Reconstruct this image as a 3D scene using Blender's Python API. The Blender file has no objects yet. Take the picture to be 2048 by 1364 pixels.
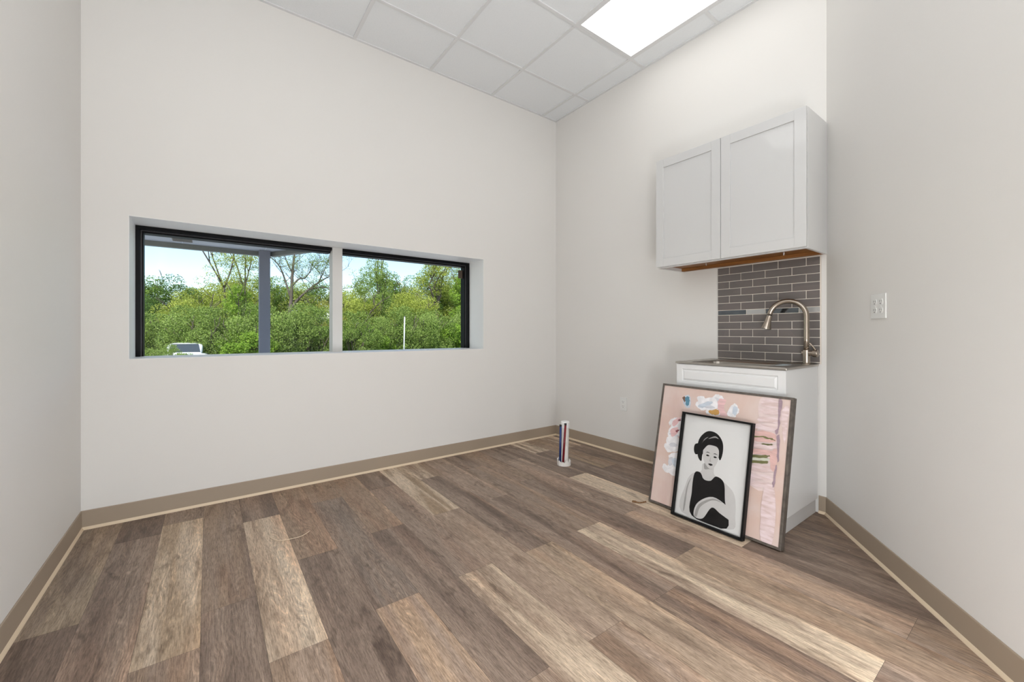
import bpy, bmesh, math, random
import numpy as np
from mathutils import Vector, Matrix
R = math.radians
C = bpy.context.scene.collection

# ------------------------------------------------------------------ camera, world, sun, exposure
sc = bpy.context.scene
CAM_H = 1.0605
cam_d = bpy.data.cameras.new('camera'); cam = bpy.data.objects.new('camera', cam_d); C.objects.link(cam)
cam_d.sensor_width = 36.0; cam_d.lens = 821.82 * 36 / 2048
cam_d.shift_y = -(682 - 664.04) / 2048
cam_d.clip_start = 0.02; cam_d.clip_end = 500
cam.location = (0, 0, CAM_H); cam.rotation_euler = (R(90), 0, R(53.509 - 90))
sc.camera = cam

sc.view_settings.view_transform = 'Standard'; sc.view_settings.look = 'None'
sc.view_settings.gamma = 1; sc.view_settings.use_curve_mapping = False
sc.view_settings.exposure = 0.33
LIGHT = 1.75          # ceiling panel radiance
SKY = 0.205           # sky strength
SUN = 6.0            # sun irradiance
FLASH = 58.0         # photographer's flash bounced off the ceiling from behind the camera, watts
SIDE_FILL = 7.0       # added fill lamp against the slanted wall, right of the picture, watts
FILL = 56.0          # soft fill lamp added low behind the camera to lift the walls, watts

w = bpy.data.worlds.new('sky'); sc.world = w; w.use_nodes = True
nt = w.node_tree; nt.nodes.clear()
sky = nt.nodes.new('ShaderNodeTexSky'); sky.sky_type = 'NISHITA'
sky.sun_disc = False; sky.sun_elevation = R(50); sky.sun_rotation = R(200)
sky.air_density = 1.0; sky.dust_density = .35; sky.ozone_density = 1.6
bg = nt.nodes.new('ShaderNodeBackground'); bg.inputs[1].default_value = SKY
wo = nt.nodes.new('ShaderNodeOutputWorld')
nt.links.new(sky.outputs[0], bg.inputs[0]); nt.links.new(bg.outputs[0], wo.inputs[0])

sun_d = bpy.data.lights.new('sun', 'SUN'); sun = bpy.data.objects.new('sun', sun_d); C.objects.link(sun)
sun_d.energy = SUN; sun_d.angle = R(1.0); sun_d.color = (1, .95, .86)
sun.rotation_euler = Vector((0.42, 0.62, -0.80)).to_track_quat('-Z', 'Y').to_euler()

up_d = bpy.data.lights.new('bounce_flash', 'AREA'); up = bpy.data.objects.new('bounce_flash', up_d); C.objects.link(up)
up_d.shape = 'RECTANGLE'; up_d.size = 1.3; up_d.size_y = 1.3; up_d.energy = FLASH; up_d.color = (.93, .965, 1)
up.location = (.25, -1.1, 1.75); up.rotation_euler = (R(180), 0, 0)      # straight up

low_d = bpy.data.lights.new('fill_lamp', 'POINT'); low = bpy.data.objects.new('fill_lamp', low_d); C.objects.link(low)
low_d.energy = FILL; low_d.shadow_soft_size = .22; low_d.color = (.94, .97, 1); low.location = (.10, -.42, .38)

dr_d = bpy.data.lights.new('side_fill', 'AREA'); dr_ = bpy.data.objects.new('side_fill', dr_d); C.objects.link(dr_)
dr_d.shape = 'RECTANGLE'; dr_d.size = .8; dr_d.size_y = .62; dr_d.energy = SIDE_FILL; dr_d.color = (.95, .975, 1)
dr_.location = (1.50, -.235, .365); dr_.rotation_euler = Vector((-.617, .787, 0)).to_track_quat('-Z', 'Y').to_euler()

# ------------------------------------------------------------------ helpers
def lin(c):
    return tuple(((x / 255) / 12.92 if x / 255 <= .04045 else ((x / 255 + .055) / 1.055) ** 2.4) for x in c)

class NT:
    """tiny node-tree writer"""
    def __init__(s, name):
        s.m = bpy.data.materials.new(name); s.m.use_nodes = True
        s.t = s.m.node_tree; s.t.nodes.clear()
        s.out = s.t.nodes.new('ShaderNodeOutputMaterial')
    def n(s, kind, ins=None, **kw):
        nd = s.t.nodes.new(kind)
        for k, v in kw.items(): setattr(nd, k, v)
        for k, v in (ins or {}).items():
            sock = nd.inputs[k]
            if isinstance(v, bpy.types.NodeSocket): s.t.links.new(v, sock)
            else: sock.default_value = v
        return nd
    def math(s, op, a, b=None, c=None):
        nd = s.t.nodes.new('ShaderNodeMath'); nd.operation = op
        for i, v in enumerate((a, b, c)):
            if v is None: continue
            if isinstance(v, bpy.types.NodeSocket): s.t.links.new(v, nd.inputs[i])
            else: nd.inputs[i].default_value = v
        return nd.outputs[0]
    def mix(s, f, a, b, blend='MIX'):
        nd = s.t.nodes.new('ShaderNodeMix'); nd.data_type = 'RGBA'; nd.blend_type = blend
        for i, v in ((0, f), (6, a), (7, b)):
            if isinstance(v, bpy.types.NodeSocket): s.t.links.new(v, nd.inputs[i])
            else: nd.inputs[i].default_value = v if i == 0 else (tuple(v) + (1,))[:4]
        return nd.outputs[2]
    def ramp(s, f, stops):
        nd = s.t.nodes.new('ShaderNodeValToRGB'); s.t.links.new(f, nd.inputs[0])
        el = nd.color_ramp.elements
        while len(el) < len(stops): el.new(.5)
        for e, (p, v) in zip(el, stops):
            e.position = p; e.color = (v, v, v, 1) if not isinstance(v, tuple) else v + (1,)
        return nd.outputs[0]
    def bsdf(s, **ins):
        b = s.t.nodes.new('ShaderNodeBsdfPrincipled')
        for k, v in ins.items():
            k = {'color': 'Base Color', 'rough': 'Roughness', 'metal': 'Metallic', 'normal': 'Normal', 'coat': 'Coat Weight',
                 'coatr': 'Coat Roughness', 'spec': 'Specular IOR Level', 'aniso': 'Anisotropic'}.get(k, k)
            if isinstance(v, bpy.types.NodeSocket): s.t.links.new(v, b.inputs[k])
            else: b.inputs[k].default_value = tuple(v) + (1,) if k == 'Base Color' and len(v) == 3 else v
        s.t.links.new(b.outputs[0], s.out.inputs[0]); return b

def plain(name, col, rough=.5, metal=0, var=.04, vscale=6., bump=0, bscale=200., coat=0, spec=.5):
    t = NT(name)
    co = t.n('ShaderNodeTexCoord').outputs['Object']
    nz = t.n('ShaderNodeTexNoise', {'Vector': co, 'Scale': vscale, 'Detail': 3.})
    a = tuple(min(1, x * (1 + var)) for x in col); b = tuple(x * (1 - var) for x in col)
    c = t.mix(nz.outputs[0], a, b)
    kw = dict(color=c, rough=rough, metal=metal, coat=coat, spec=spec, coatr=.06)
    if bump:
        n2 = t.n('ShaderNodeTexNoise', {'Vector': co, 'Scale': bscale, 'Detail': 4.})
        kw['normal'] = t.n('ShaderNodeBump', {'Height': n2.outputs[0], 'Strength': bump, 'Distance': .002}).outputs[0]
    t.bsdf(**kw)
    return t.m

class MB:
    """mesh builder in world coordinates"""
    def __init__(s): s.v = []; s.f = []; s.mi = []; s.cur = 0
    def add(s, vs, fs):
        o = len(s.v); s.v += [tuple(v) for v in vs]
        s.f += [tuple(i + o for i in f) for f in fs]; s.mi += [s.cur] * len(fs)
    def box(s, a, b):
        x0, y0, z0 = (min(p, q) for p, q in zip(a, b)); x1, y1, z1 = (max(p, q) for p, q in zip(a, b))
        s.add([(x0, y0, z0), (x1, y0, z0), (x1, y1, z0), (x0, y1, z0), (x0, y0, z1), (x1, y0, z1), (x1, y1, z1), (x0, y1, z1)],
              [(0, 3, 2, 1), (4, 5, 6, 7), (0, 1, 5, 4), (1, 2, 6, 5), (2, 3, 7, 6), (3, 0, 4, 7)])
        return s
    def prism(s, poly, z0, z1):
        n = len(poly)
        ar = sum(poly[i][0] * poly[(i + 1) % n][1] - poly[(i + 1) % n][0] * poly[i][1] for i in range(n))
        if ar < 0: poly = poly[::-1]
        s.add([(x, y, z0) for x, y in poly] + [(x, y, z1) for x, y in poly],
              [tuple(range(n))[::-1], tuple(range(n, 2 * n))] + [(i, (i + 1) % n, (i + 1) % n + n, i + n) for i in range(n)])
        return s
    def sweep(s, path, prof, up=(0, 0, 1)):
        """profile (d, h) swept along an open path; d is measured to the left of the direction of travel"""
        P = [Vector(p) for p in path]; m = len(prof); vs = []
        for i, p in enumerate(P):
            d0 = (P[i] - P[i - 1]).normalized() if i else None
            d1 = (P[i + 1] - P[i]).normalized() if i < len(P) - 1 else None
            l0 = Vector((-d0.y, d0.x, 0)) if d0 else None; l1 = Vector((-d1.y, d1.x, 0)) if d1 else None
            l = l0 or l1
            if l0 and l1: l = (l0 + l1) / (1 + l0.dot(l1))
            vs += [p + l * d + Vector((0, 0, h)) for d, h in prof]
        fs = [(i * m + j, i * m + (j + 1) % m, (i + 1) * m + (j + 1) % m, (i + 1) * m + j) for i in range(len(P) - 1) for j in range(m)]
        fs += [tuple(range(m))[::-1], tuple(range((len(P) - 1) * m, len(P) * m))]
        s.add(vs, fs); return s
    def tube(s, path, rad, n=12, caps=True):
        P = [Vector(p) for p in path]; k = len(P)
        rs = rad if isinstance(rad, (list, tuple)) else [rad] * k
        t0 = (P[1] - P[0]).normalized(); a = t0.orthogonal().normalized(); vs = []
        for i in range(k):
            t = (P[min(i + 1, k - 1)] - P[max(i - 1, 0)]).normalized()
            a = (a - t * a.dot(t)).normalized(); b = t.cross(a)
            vs += [P[i] + (a * math.cos(2 * math.pi * j / n) + b * math.sin(2 * math.pi * j / n)) * rs[i] for j in range(n)]
        fs = [(i * n + j, i * n + (j + 1) % n, (i + 1) * n + (j + 1) % n, (i + 1) * n + j) for i in range(k - 1) for j in range(n)]
        if caps: fs += [tuple(range(n))[::-1], tuple(range((k - 1) * n, k * n))]
        s.add(vs, fs); return s
    def ring(s, c, r0, r1, z0, z1, n=28, wob=None):
        vs = []
        for j in range(n):
            a = 2 * math.pi * j / n; ca, sa = math.cos(a), math.sin(a); dz = wob[j] if wob else 0
            for r, z in ((r0, z0), (r1, z0), (r1, z1 + dz), (r0, z1 + dz)): vs.append((c[0] + r * ca, c[1] + r * sa, z))
        fs = []
        for j in range(n):
            k = (j + 1) % n
            for q in range(4): fs.append((j * 4 + q, k * 4 + q, k * 4 + (q + 1) % 4, j * 4 + (q + 1) % 4))
        s.add(vs, [f[::-1] for f in fs]); return s
    def build(s, name, mats, parent=None, smooth=False, bevel=0, seg=2, mat=None):
        off = Vector((0, 0, 0)); p = parent
        while p is not None: off += p.location; p = p.parent
        M = mat.inverted() if mat is not None else None
        vs = [tuple((M @ Vector(v)) if M else Vector(v) - off) for v in s.v]
        me = bpy.data.meshes.new(name); me.from_pydata(vs, [], s.f)
        for m in (mats if isinstance(mats, (list, tuple)) else [mats]): me.materials.append(m)
        me.polygons.foreach_set('material_index', s.mi)
        if smooth: me.polygons.foreach_set('use_smooth', [True] * len(s.f))
        me.update()
        o = bpy.data.objects.new(name, me); C.objects.link(o)
        if parent is not None: o.parent = parent
        if bevel:
            b = o.modifiers.new('bevel', 'BEVEL'); b.width = bevel; b.segments = seg; b.limit_method = 'ANGLE'; b.angle_limit = R(40)
        if smooth == 'auto' or (bevel and not smooth):
            pass
        return o

def thing(name, label, cat, loc=(0, 0, 0), group=None):
    o = bpy.data.objects.new(name, None); C.objects.link(o); o.location = loc; o.empty_display_size = .1
    o['label'] = label; o['category'] = cat
    if group: o['group'] = group
    return o
def tag(o, label, cat, group=None):
    o['label'] = label; o['category'] = cat
    if group: o['group'] = group
    return o
def struct(o, label=None, cat=None):
    o['kind'] = 'structure'
    if label: o['label'] = label
    if cat: o['category'] = cat
    return o
def copy_thing(o, loc, rz=0, scale=1):
    c = o.copy(); C.objects.link(c); c.location = loc; c.rotation_euler = (0, 0, rz); c.scale = (scale,) * 3 if not isinstance(scale, tuple) else scale
    for ch in list(o.children):
        d = ch.copy(); C.objects.link(d); d.parent = c
        for g in list(ch.children):
            e = g.copy(); C.objects.link(e); e.parent = d
    return c

# ------------------------------------------------------------------ room dimensions
XL, XB, YA, ZC = -.5477, 2.8865, 3.1413, 3.225      # left wall, right wall, window wall, ceiling
YF = -3.20                                          # far end behind the camera
P0 = Vector((2.8865, .832)); DR = Vector((-.787, -.617)).normalized()   # slanted front right wall
PE = P0 + DR * 2.2                                  # end of the slanted wall
XF = PE.x
T = .6096; TX, TY = 2.6973, 2.0659                  # ceiling grid
WX0, WX1, WZ0, WZ1 = -.359, 2.003, .9065, 1.7172    # window opening
YW = 3.50                                           # outer face of the window wall
room = [(XL, YA), (XB, YA), (P0.x, P0.y), (PE.x, PE.y), (XF, YF), (XL, YF)]

# ------------------------------------------------------------------ materials
WALL = (.775, .757, .728)
M = {}
def wall_mat():
    t = NT('wall_paint')
    co = t.n('ShaderNodeTexCoord').outputs['Object']
    nz = t.n('ShaderNodeTexNoise', {'Vector': co, 'Scale': 1.3, 'Detail': 2.})
    c = t.mix(nz.outputs[0], tuple(x * 1.012 for x in WALL), tuple(x * .988 for x in WALL))
    n2 = t.n('ShaderNodeTexNoise', {'Vector': co, 'Scale': 260., 'Detail': 3.})
    bp = t.n('ShaderNodeBump', {'Height': n2.outputs[0], 'Strength': .12, 'Distance': .001})
    t.bsdf(color=c, rough=.62, normal=bp.outputs[0], spec=.3)
    return t.m
M['wall'] = wall_mat()
M['reveal'] = plain('white_trim_paint', (.88, .88, .87), .45, var=.01)
def tile_mat():
    t = NT('ceiling_tile')
    co = t.n('ShaderNodeTexCoord').outputs['Object']
    nz = t.n('ShaderNodeTexNoise', {'Vector': co, 'Scale': 90., 'Detail': 5., 'Roughness': .7})
    vo = t.n('ShaderNodeTexVoronoi', {'Vector': co, 'Scale': 110.})
    f = t.ramp(vo.outputs['Distance'], [(.05, .0), (.22, 1.)])
    c = t.mix(nz.outputs[0], (.865, .885, .90), (.815, .835, .85))
    c = t.mix(t.math('MULTIPLY', t.math('SUBTRACT', 1., f), .28), c, (.55, .56, .56))
    bp = t.n('ShaderNodeBump', {'Height': nz.outputs[0], 'Strength': .35, 'Distance': .002})
    t.bsdf(color=c, rough=.9, normal=bp.outputs[0], spec=.1)
    return t.m
M['tile'] = tile_mat()
M['grid'] = plain('ceiling_grid_white', (.74, .745, .75), .45, var=.01)
M['base'] = plain('taupe_vinyl_base', lin((163, 147, 129)), .5, var=.03, vscale=4)
M['toe'] = plain('cream_base_toe', lin((222, 202, 174)), .5, var=.03)
M['black'] = plain('black_anodised', (.004, .004, .005), .45, var=.1, spec=.15)
M['grey_glint_cap'] = plain('grey_glint_and_cap', (.10, .10, .105), .5, spec=.2)
M['gloss_white'] = plain('gloss_white_lacquer', (.62, .62, .615), .30, var=.006, coat=1)
M['cab_white'] = plain('white_cabinet', (.76, .76, .755), .35, var=.01)
M['cab_side'] = plain('white_side_panel', (.76, .755, .745), .45, var=.01)
M['plastic_white'] = plain('white_plastic', (.80, .80, .78), .35, var=.01)
M['dark_slot'] = plain('dark_slot', (.03, .03, .03), .6)
M['steel'] = plain('brushed_steel', (.52, .49, .45), .28, metal=1, var=.05, vscale=40)
M['nickel'] = plain('brushed_nickel', (.40, .345, .29), .27, metal=1, var=.05, vscale=50)
M['nickel_dark'] = plain('dark_rubber_nozzle', (.03, .028, .025), .5)
M['chrome'] = plain('chrome_screw', (.8, .8, .8), .15, metal=1)
M['grout'] = plain('pale_grout', lin((232, 223, 212)), .8, var=.03)
M['pvc'] = plain('white_pvc', (.78, .75, .71), .4, var=.03)
M['blue_pex'] = plain('blue_pex', lin((20, 50, 110)), .35, var=.08)
M['red_pex'] = plain('red_pex', lin((120, 14, 28)), .35, var=.08)
M['black_cap'] = plain('black_cap', (.012, .012, .012), .4)
M['string'] = plain('pale_string', lin((225, 205, 180)), .7)
M['cord'] = plain('brown_cord', lin((120, 88, 58)), .8, var=.2, vscale=300)
M['bframe'] = plain('black_frame', (.005, .005, .005), .5, spec=.2)
M['paper'] = plain('white_paper', (.78, .78, .77), .6, var=.01)
M['matboard'] = plain('grey_mat_board', (.55, .55, .53), .6, var=.02)
def wood(name, a, b, rough=.5, sc_=(3, 60, 60)):
    t = NT(name)
    co = t.n('ShaderNodeTexCoord').outputs['Object']
    mp = t.n('ShaderNodeMapping', {'Vector': co, 'Scale': sc_})
    nz = t.n('ShaderNodeTexNoise', {'Vector': mp.outputs[0], 'Scale': 1., 'Detail': 5., 'Distortion': .6})
    c = t.mix(t.ramp(nz.outputs[0], [(.3, 0.), (.7, 1.)]), a, b)
    t.bsdf(color=c, rough=rough); return t.m
M['ply'] = wood('cabinet_underside_wood', lin((160, 108, 54)), lin((120, 74, 30)), .45, (60, 3, 60))
M['gframe'] = wood('grey_wood_frame', lin((104, 96, 88)), lin((70, 62, 57)), .5, (30, 30, 30))

def emit(name, col, s):
    t = NT(name); e = t.n('ShaderNodeEmission', {'Color': tuple(col) + (1,), 'Strength': s})
    t.t.links.new(e.outputs[0], t.out.inputs[0]); return t.m
M['led'] = emit('led_diffuser', (1, .99, .97), LIGHT)

def glass(name, tint):
    t = NT(name)
    tr = t.n('ShaderNodeBsdfTransparent', {'Color': tuple(tint) + (1,)})
    gl = t.n('ShaderNodeBsdfGlossy', {'Roughness': .02, 'Color': (1, 1, 1, 1)})
    fr = t.n('ShaderNodeFresnel', {'IOR': 1.45})
    mx = t.n('ShaderNodeMixShader', {0: t.math('MULTIPLY', fr.outputs[0], .14), 1: tr.outputs[0], 2: gl.outputs[0]})
    t.t.links.new(mx.outputs[0], t.out.inputs[0]); return t.m
M['glass'] = glass('window_glass', (.95, .97, .96))
M['pic_glass'] = glass('picture_glass', (.97, .97, .97))

def floor_mat():
    t = NT('vinyl_plank')
    uv = t.n('ShaderNodeUVMap', uv_map='plank').outputs[0]
    ca = t.n('ShaderNodeVertexColor', layer_name='ca').outputs[0]
    cb = t.n('ShaderNodeVertexColor', layer_name='cb').outputs[0]
    def noise(sx, sy, det=3., rough=.55, dist=0.):
        mp = t.n('ShaderNodeMapping', {'Vector': uv, 'Scale': (sx, sy, 1)})
        return t.n('ShaderNodeTexNoise', {'Vector': mp.outputs[0], 'Scale': 1., 'Detail': det, 'Roughness': rough, 'Distortion': dist}, noise_dimensions='2D').outputs[0]
    broad = noise(13, .9, 3., .55, .3)
    c = t.mix(t.ramp(broad, [(.38, 0.), (.60, 1.)]), ca, cb)
    spl = t.n('ShaderNodeSeparateXYZ', {0: uv})
    pl = t.math('DIVIDE', spl.outputs[0], .178); loc = t.math('FRACT', pl)
    rnd = t.n('ShaderNodeTexWhiteNoise', {'W': t.math('FLOOR', pl)}, noise_dimensions='1D')
    wob = t.math('MULTIPLY', t.math('SUBTRACT', noise(4, .9, 2.), .5), .35)
    edge = t.ramp(t.math('ADD', loc, wob), [(.78, 0.), (.94, 1.)])
    edge = t.math('MULTIPLY', edge, t.math('GREATER_THAN', rnd.outputs[0], .45))
    c = t.mix(t.math('MULTIPLY', edge, .65), c, t.mix(.5, c, t.mix(1., c, (1.75, 1.66, 1.55), 'MULTIPLY')))
    mid = noise(48, 4.0, 4., .62, .25)
    c = t.mix(t.math('MULTIPLY', t.ramp(mid, [(.42, 1.), (.62, 0.)]), .42), c, t.mix(1., c, (.58, .55, .53), 'MULTIPLY'))
    smoke = noise(12, 2.0, 4., .62, .6)
    c = t.mix(t.math('MULTIPLY', t.ramp(smoke, [(.54, 0.), (.68, 1.)]), .68), c, t.mix(1., c, (.55, .52, .51), 'MULTIPLY'))
    warm = noise(7, 1.1, 2.)
    c = t.mix(t.math('MULTIPLY', t.ramp(warm, [(.52, 0.), (.68, 1.)]), .35), c, t.mix(1., c, (1.10, .93, .84), 'MULTIPLY'))
    # pores
    fine = noise(230, 19., 4., .72)
    c = t.mix(t.math('MULTIPLY', t.ramp(fine, [(.40, 1.), (.53, 0.)]), .68), c, t.mix(1., c, (.52, .50, .48), 'MULTIPLY'))
    fine2 = noise(250, 26., 3., .75, .3)
    c = t.mix(t.math('MULTIPLY', t.ramp(fine2, [(.54, 0.), (.66, 1.)]), .50), c, t.mix(1., c, (1.55, 1.52, 1.48), 'MULTIPLY'))
    # cathedral figure with limed lines
    sp = t.n('ShaderNodeSeparateXYZ', {0: uv})
    warp = noise(6.5, 1.7, 2., .5, .2)
    ph = t.math('ADD', t.math('MULTIPLY', warp, 95.), t.math('MULTIPLY', sp.outputs[0], 240.))
    ln = t.math('SINE', ph)
    zone = t.ramp(noise(8, .8, 1.), [(.54, 0.), (.65, 1.)])
    brk = t.ramp(noise(70, 14, 3.), [(.38, 0.), (.54, 1.)])
    lines = t.math('MULTIPLY', t.ramp(ln, [(.62, 0.), (.95, 1.)]), t.math('MULTIPLY', zone, brk))
    c = t.mix(t.math('MULTIPLY', lines, .46), c, t.mix(1., c, (1.65, 1.60, 1.52), 'MULTIPLY'))
    dl = t.math('MULTIPLY', t.ramp(t.math('MULTIPLY', ln, -1.), [(.55, 0.), (.95, 1.)]), zone)
    c = t.mix(t.math('MULTIPLY', dl, .35), c, t.mix(1., c, (.55, .52, .50), 'MULTIPLY'))
    # knots
    mp = t.n('ShaderNodeMapping', {'Vector': uv, 'Scale': (6.5, 2.4, 1)})
    dv = t.n('ShaderNodeTexNoise', {'Vector': mp.outputs[0], 'Scale': 3., 'Detail': 2.}, noise_dimensions='2D')
    vo = t.n('ShaderNodeTexVoronoi', {'Vector': t.n('ShaderNodeVectorMath', {0: mp.outputs[0], 1: dv.outputs['Color']}, operation='ADD').outputs[0], 'Scale': 1.}, voronoi_dimensions='2D')
    gate = t.math('GREATER_THAN', t.n('ShaderNodeSeparateColor', {0: vo.outputs['Color']}).outputs[0], .55)
    kn = t.math('MULTIPLY', t.ramp(vo.outputs['Distance'], [(.03, 1.), (.16, 0.)]), gate)
    c = t.mix(t.math('MULTIPLY', kn, .6), c, t.mix(1., c, (.42, .39, .37), 'MULTIPLY'))
    # specks of white paint dropped on the boards
    ob = t.n('ShaderNodeTexCoord').outputs['Object']
    v2 = t.n('ShaderNodeTexVoronoi', {'Vector': ob, 'Scale': 11.})
    g2 = t.math('GREATER_THAN', t.n('ShaderNodeSeparateColor', {0: v2.outputs['Color']}).outputs[1], .80)
    spk = t.math('MULTIPLY', t.math('LESS_THAN', v2.outputs['Distance'], .028), g2)
    c = t.mix(t.math('MULTIPLY', spk, .8), c, (.75, .72, .68))
    bp = t.n('ShaderNodeBump', {'Height': fine, 'Strength': .12, 'Distance': .0015})
    t.bsdf(color=c, rough=t.math('ADD', t.math('MULTIPLY', mid, .15), .42), normal=bp.outputs[0], spec=.35)
    return t.m
M['floor'] = floor_mat()

# ------------------------------------------------------------------ shell: floor
def build_floor():
    rng = random.Random(11)
    W, L = .178, 1.205
    G = 1.38
    def k(c): return tuple(min(1, x * G) for x in lin(c))
    tan, grey, dark, brown, pink, red = k((192, 175, 155)), k((138, 121, 108)), k((113, 97, 86)), k((142, 122, 105)), k((153, 134, 119)), k((143, 120, 103))
    # strip left edge : one joint, {index of plank counted from that joint downwards: (main, secondary)}
    rows = [(-.733, 2.4, {}), (-.555, 2.136, {-1: (k((150, 134, 115)), k((132, 117, 104))), 0: (dark, dark)}), (-.377, 2.83, {-1: (dark, dark), 0: (dark, grey), 1: (dark, grey)}),
            (-.199, 2.939, {-1: (brown, grey), 0: (tan, k((160, 140, 118))), 1: (grey, brown)}), (-.021, 1.938, {-1: (brown, grey), 0: (grey, dark)}),
            (.157, 2.725, {-1: (dark, grey), 0: (tan, k((172, 152, 132))), 1: (pink, brown)}), (.335, 2.127, {-1: (red, brown), 0: (grey, dark)}),
            (.513, 2.777, {-1: (red, brown), 0: (k((126, 113, 103)), grey), 1: (pink, k((166, 142, 120)))}), (.691, 2.181, {-1: (red, brown), 0: (grey, dark), 1: (pink, brown)}),
            (.869, 2.775, {-1: (grey, dark), 0: (k((138, 121, 108)), grey), 1: (k((188, 170, 149)), k((152, 133, 116)))}), (1.047, 2.18, {-1: (tan, k((150, 130, 108))), 0: (k((146, 127, 112)), k((158, 139, 122))), 1: (pink, brown)}),
            (1.225, 2.759, {-1: (tan, brown), 0: (dark, grey), 1: (k((150, 131, 114)), k((158, 139, 120)))}), (1.403, 2.176, {-1: (grey, pink), 0: (dark, grey), 1: (brown, dark)}),
            (1.581, 2.76, {-1: (grey, dark), 0: (brown, grey), 1: (k((194, 177, 155)), k((157, 138, 121)))}), (1.759, 2.30, {-1: (grey, brown), 0: (grey, dark), 1: (brown, k((160, 140, 120)))}),
            (1.937, 2.74, {-1: (grey, dark), 0: (grey, pink), 1: (k((172, 148, 128)), pink)}), (2.115, 2.16, {-1: (dark, grey), 0: (k((194, 176, 154)), tan), 1: (grey, dark)}),
            (2.293, 2.76, {-1: (brown, tan), 0: (grey, dark), 1: (dark, grey)}), (2.471, 2.157, {-1: (k((156, 136, 112)), brown), 0: (grey, dark), 1: (dark, brown)}),
            (2.649, 2.713, {-1: (tan, brown), 0: (dark, grey), 1: (brown, dark)}), (2.827, 2.3, {})]
    pal = [(grey, dark), (brown, grey), (pink, brown), (dark, grey), (tan, pink), (grey, pink)]
    vs, fs, uvs, A, B = [], [], [], [], []
    for ri, (x0, j, tones) in enumerate(rows):
        for q in range(-2, 7):
            ya, yb = j - q * L, j - (q + 1) * L
            if yb > YA + .4 or ya < YF - .1: continue
            a, b = tones.get(q, pal[rng.randrange(len(pal))])
            o = len(vs); g = .0004
            x1 = x0 + W
            vs += [(x0 + g, yb + g, 0), (x1 - g, yb + g, 0), (x1 - g, ya - g, 0), (x0 + g, ya - g, 0)]
            fs.append((o, o + 1, o + 2, o + 3))
            su, sv = W * rng.randrange(240), rng.uniform(0, 90)
            f = 1
            uvs += [(su, sv), (su + W * f, sv), (su + W * f, sv + L), (su, sv + L)]
            A += [a + (1,)] * 4; B += [b + (1,)] * 4
    me = bpy.data.meshes.new('floor'); me.from_pydata(vs, [], fs)
    ul = me.uv_layers.new(name='plank'); ul.data.foreach_set('uv', [c for p in uvs for c in p])
    for nme, dat in (('ca', A), ('cb', B)):
        at = me.color_attributes.new(nme, 'FLOAT_COLOR', 'CORNER'); at.data.foreach_set('color', [c for p in dat for c in p])
    # trim to the room outline
    bm = bmesh.new(); bm.from_mesh(me)
    n = len(room); cx = sum(p[0] for p in room) / n; cy = sum(p[1] for p in room) / n
    for i in range(n):
        a, b = Vector(room[i]), Vector(room[(i + 1) % n]); d = (b - a).normalized(); nn = Vector((-d.y, d.x))
        if nn.dot(Vector((cx, cy)) - a) > 0: nn = -nn
        bmesh.ops.bisect_plane(bm, geom=bm.verts[:] + bm.edges[:] + bm.faces[:], plane_co=(a.x, a.y, 0), plane_no=(nn.x, nn.y, 0))
    def inside(x, y):
        c = False
        for i in range(n):
            (xa, ya), (xb, yb) = room[i], room[(i + 1) % n]
            if (ya > y) != (yb > y) and x < (xb - xa) * (y - ya) / (yb - ya) + xa: c = not c
        return c
    bm.faces.ensure_lookup_table()
    bmesh.ops.delete(bm, geom=[f for f in bm.faces if not inside(f.calc_center_median().x, f.calc_center_median().y)], context='FACES')
    bm.to_mesh(me); bm.free()
    me.materials.append(M['floor'])
    o = bpy.data.objects.new('floor', me); C.objects.link(o)
    struct(o, 'wood look vinyl plank floor in mixed grey, brown and tan boards', 'floor')
    s = MB(); s.prism(room, -.12, -.0015)
    s.build('subfloor', plain('dark_subfloor', (.05, .045, .04), .8), o)
build_floor()

# ------------------------------------------------------------------ shell: walls
ZT = 3.40
def wallobj(name, mb, label): return struct(mb.build(name, M['wall']), label, 'wall')
m = MB()
m.box((XL - .15, YA, -.1), (WX0, YW, ZT)); m.box((WX1, YA, -.1), (XB + .15, YW, ZT))
m.box((WX0, YA, -.1), (WX1, YW, WZ0)); m.box((WX0, YA, WZ1), (WX1, YW, ZT))
wallobj('wall_back', m, 'off white wall holding the long window')
wallobj('wall_left', MB().box((XL - .15, YF - .15, -.1), (XL, YA, ZT)), 'off white wall at the left')
wallobj('wall_right', MB().box((XB, P0.y - .4, -.1), (XB + .15, YA, ZT)), 'off white wall behind the sink and cabinets')
nrm = Vector((DR.y, -DR.x)) * -1
if nrm.dot(Vector((0, 0)) - P0) < 0: nrm = -nrm       # points into the room
p1 = P0; p2 = PE
q1, q2 = p1 - nrm * .12, p2 - nrm * .12
wallobj('wall_front_right', MB().prism([tuple(p1), tuple(p2), tuple(q2), tuple(q1)], -.1, ZT), 'off white slanted wall right of the sink')
wallobj('wall_front', MB().box((XL - .15, YF - .15, -.1), (XF + .3, YF, ZT)), 'off white wall behind the camera')
wallobj('wall_front_side', MB().box((XF, YF, -.1), (XF + .12, PE.y, ZT)), 'off white wall right of the camera')

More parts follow.
